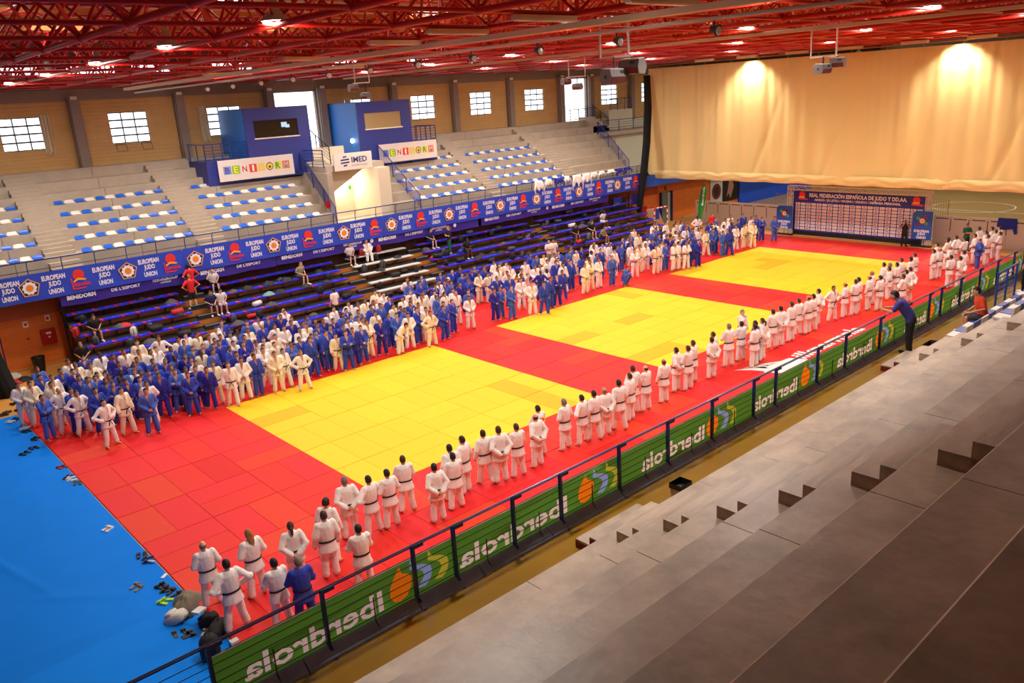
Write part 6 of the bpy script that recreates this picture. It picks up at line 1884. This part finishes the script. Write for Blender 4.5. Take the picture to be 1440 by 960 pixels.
# ---- bags and sandals on the blue tarpaulin
GZ = FLOORZ+.02
def at0(px, py): return un(px, py, 2, GZ)
def sandal_mesh(slide=True):
    sole = []
    for (y, w) in ((-.13, .02), (-.12, .034), (-.06, .036), (0, .034), (.06, .044), (.11, .042), (.135, .02)):
        sole.append((y, w))
    m = MB(); out = [(w, y) for y, w in sole]+[(-w, y) for y, w in sole[::-1]]
    m.prism([(x, y, 0) for x, y in out], (0, 0, .028))
    return m
sm_ = sandal_mesh().mesh('sole', [BLACK])
st_ = MB().add([(.045, .02, .02), (.03, .02, .07), (-.03, .02, .07), (-.045, .02, .02), (.047, .09, .02), (.03, .09, .06), (-.03, .09, .06), (-.047, .09, .02)], [(0, 1, 5, 4), (1, 2, 6, 5), (2, 3, 7, 6)]).mesh('strap_band', [BLACK])
scol = {'black': (20, 20, 22), 'white': (214, 210, 206), 'navy': (24, 30, 70), 'lime': (170, 210, 40), 'olive': (70, 64, 40), 'red': (170, 40, 50), 'grey': (110, 108, 108)}
def sandals(px, py, c, rz_=None, c2=None):
    q = at0(px, py); r = brnd.uniform(-1.5, 1.5) if rz_ is None else rz_
    for k in (-1, 1):
        o = empty('sandal', (q.x+k*.085*math.cos(r)+brnd.uniform(-.03, .03), q.y+k*.075*math.sin(r)+brnd.uniform(-.06, .06), GZ), r+brnd.uniform(-.3, .3))
        o.scale = (1.15, 1.15, 1.15)
        tag(o, '%s slide sandal left on the blue tarpaulin' % c, 'shoe', '%s slide sandals on the tarpaulin' % c)
        b = link('sole', sm_, o); slot(b, 0, mat('sandal_'+c, scol[c], .6))
        b = link('strap_band', st_, o); slot(b, 0, mat('sandal_'+(c2 or c), scol[c2 or c], .6))
for (px, py, c) in ((26, 577, 'black'), (5, 583, 'black'), (10, 580, 'olive'), (22, 590, 'black'), (34, 602, 'white'), (38, 607, 'black'), (51, 617, 'black'), (48, 630, 'black'), (36, 638, 'black'), (88, 657, 'red'), (97, 671, 'navy'), (100, 674, 'white'), (109, 680, 'olive'), (152, 744, 'white'), (200, 782, 'navy'), (208, 788, 'navy'), (192, 826, 'grey'), (228, 825, 'black'), (236, 829, 'black'), (246, 834, 'black'), (232, 845, 'lime'), (253, 890, 'olive'), (266, 893, 'black'), (293, 890, 'white'), (20, 568, 'black'), (14, 594, 'white')):
    sandals(px, py, c)
q = at0(238, 872); bag('backpack', 'white', (q.x, q.y, GZ), .6, 1.15, 'white backpack with straps lying beside the beige jacket on the tarpaulin').rotation_euler = (1.1, 0, .6)
q = at0(262, 848); bag('heap', 'khaki', (q.x, q.y, GZ), .9, 1.5, 'beige jacket heaped at the corner of the red mats')
q = at0(287, 876); bag('backpack', 'black', (q.x, q.y, GZ), .3, 1.1, 'black backpack with a white box on top near the mat corner').rotation_euler = (.9, 0, .4)
o = MB().box(-.14, .14, -.1, .1, 0, .05).build('white_box', mat('box_white', (226, 222, 218), .5), None, loc=(q.x-.05, q.y+.02, GZ+.33)); o.rotation_euler = (0, .1, .5); tag(o, 'flat white box lying on the black backpack', 'box')
q = at0(262, 868); bag('heap', 'black', (q.x, q.y, GZ), .3, .6, 'small black pouch between the white and black backpacks')
q = at0(304, 897); bag('duffel', 'black', (q.x, q.y, GZ), .7, 1.15, 'black duffel bag against the near balustrade corner')
q = at0(298, 925); bag('backpack', 'black', (q.x, q.y, GZ), -.3, 1.3, 'large black backpack standing behind the near balustrade')
q = at0(312, 922); bag('heap', 'white', (q.x, q.y, GZ), -.3, .6, 'pale cloth beside the large black backpack')
bt = MB().tube([(0, 0, 0), (0, .16, 0), (0, .2, 0), (0, .22, 0)], [.032, .032, .014, .014], 8)
q = at0(217, 791); o = bt.build('water_bottle', mat('bottle_clear', (190, 210, 230), .15), None, True, loc=(q.x, q.y, GZ+.035)); o.rotation_euler = (0, 0, .6); tag(o, 'clear water bottle lying at the mat edge', 'bottle')
q = at0(231, 810); o = MB().box(-.1, .1, -.04, .04, 0, .02).build('paper_slip', mat('box_white', (226, 222, 218), .5), None, loc=(q.x, q.y, GZ)); o.rotation_euler = (0, 0, .7); tag(o, 'white paper slip near the mat edge', 'paper')
q = at0(330, 905); o = MB().box(-.09, .09, -.07, .07, 0, .1).build('white_carton', mat('box_white', (226, 222, 218), .5), None, loc=(q.x, q.y, GZ)); tag(o, 'small white carton by the banner corner', 'box')
q = at0(2, 545)
for (px, py, c, lab_) in ((18, 530, 'white', 'pale bag under the rack by the gathered net'), (20, 540, 'red', 'reddish bag under the rack by the gathered net'), (34, 535, 'black', 'dark bag beside the orange wall corner')):
    q = un(px, py, 2, FLOORZ); bag('heap', c, (q.x, q.y, FLOORZ), .3, 1.2, lab_)
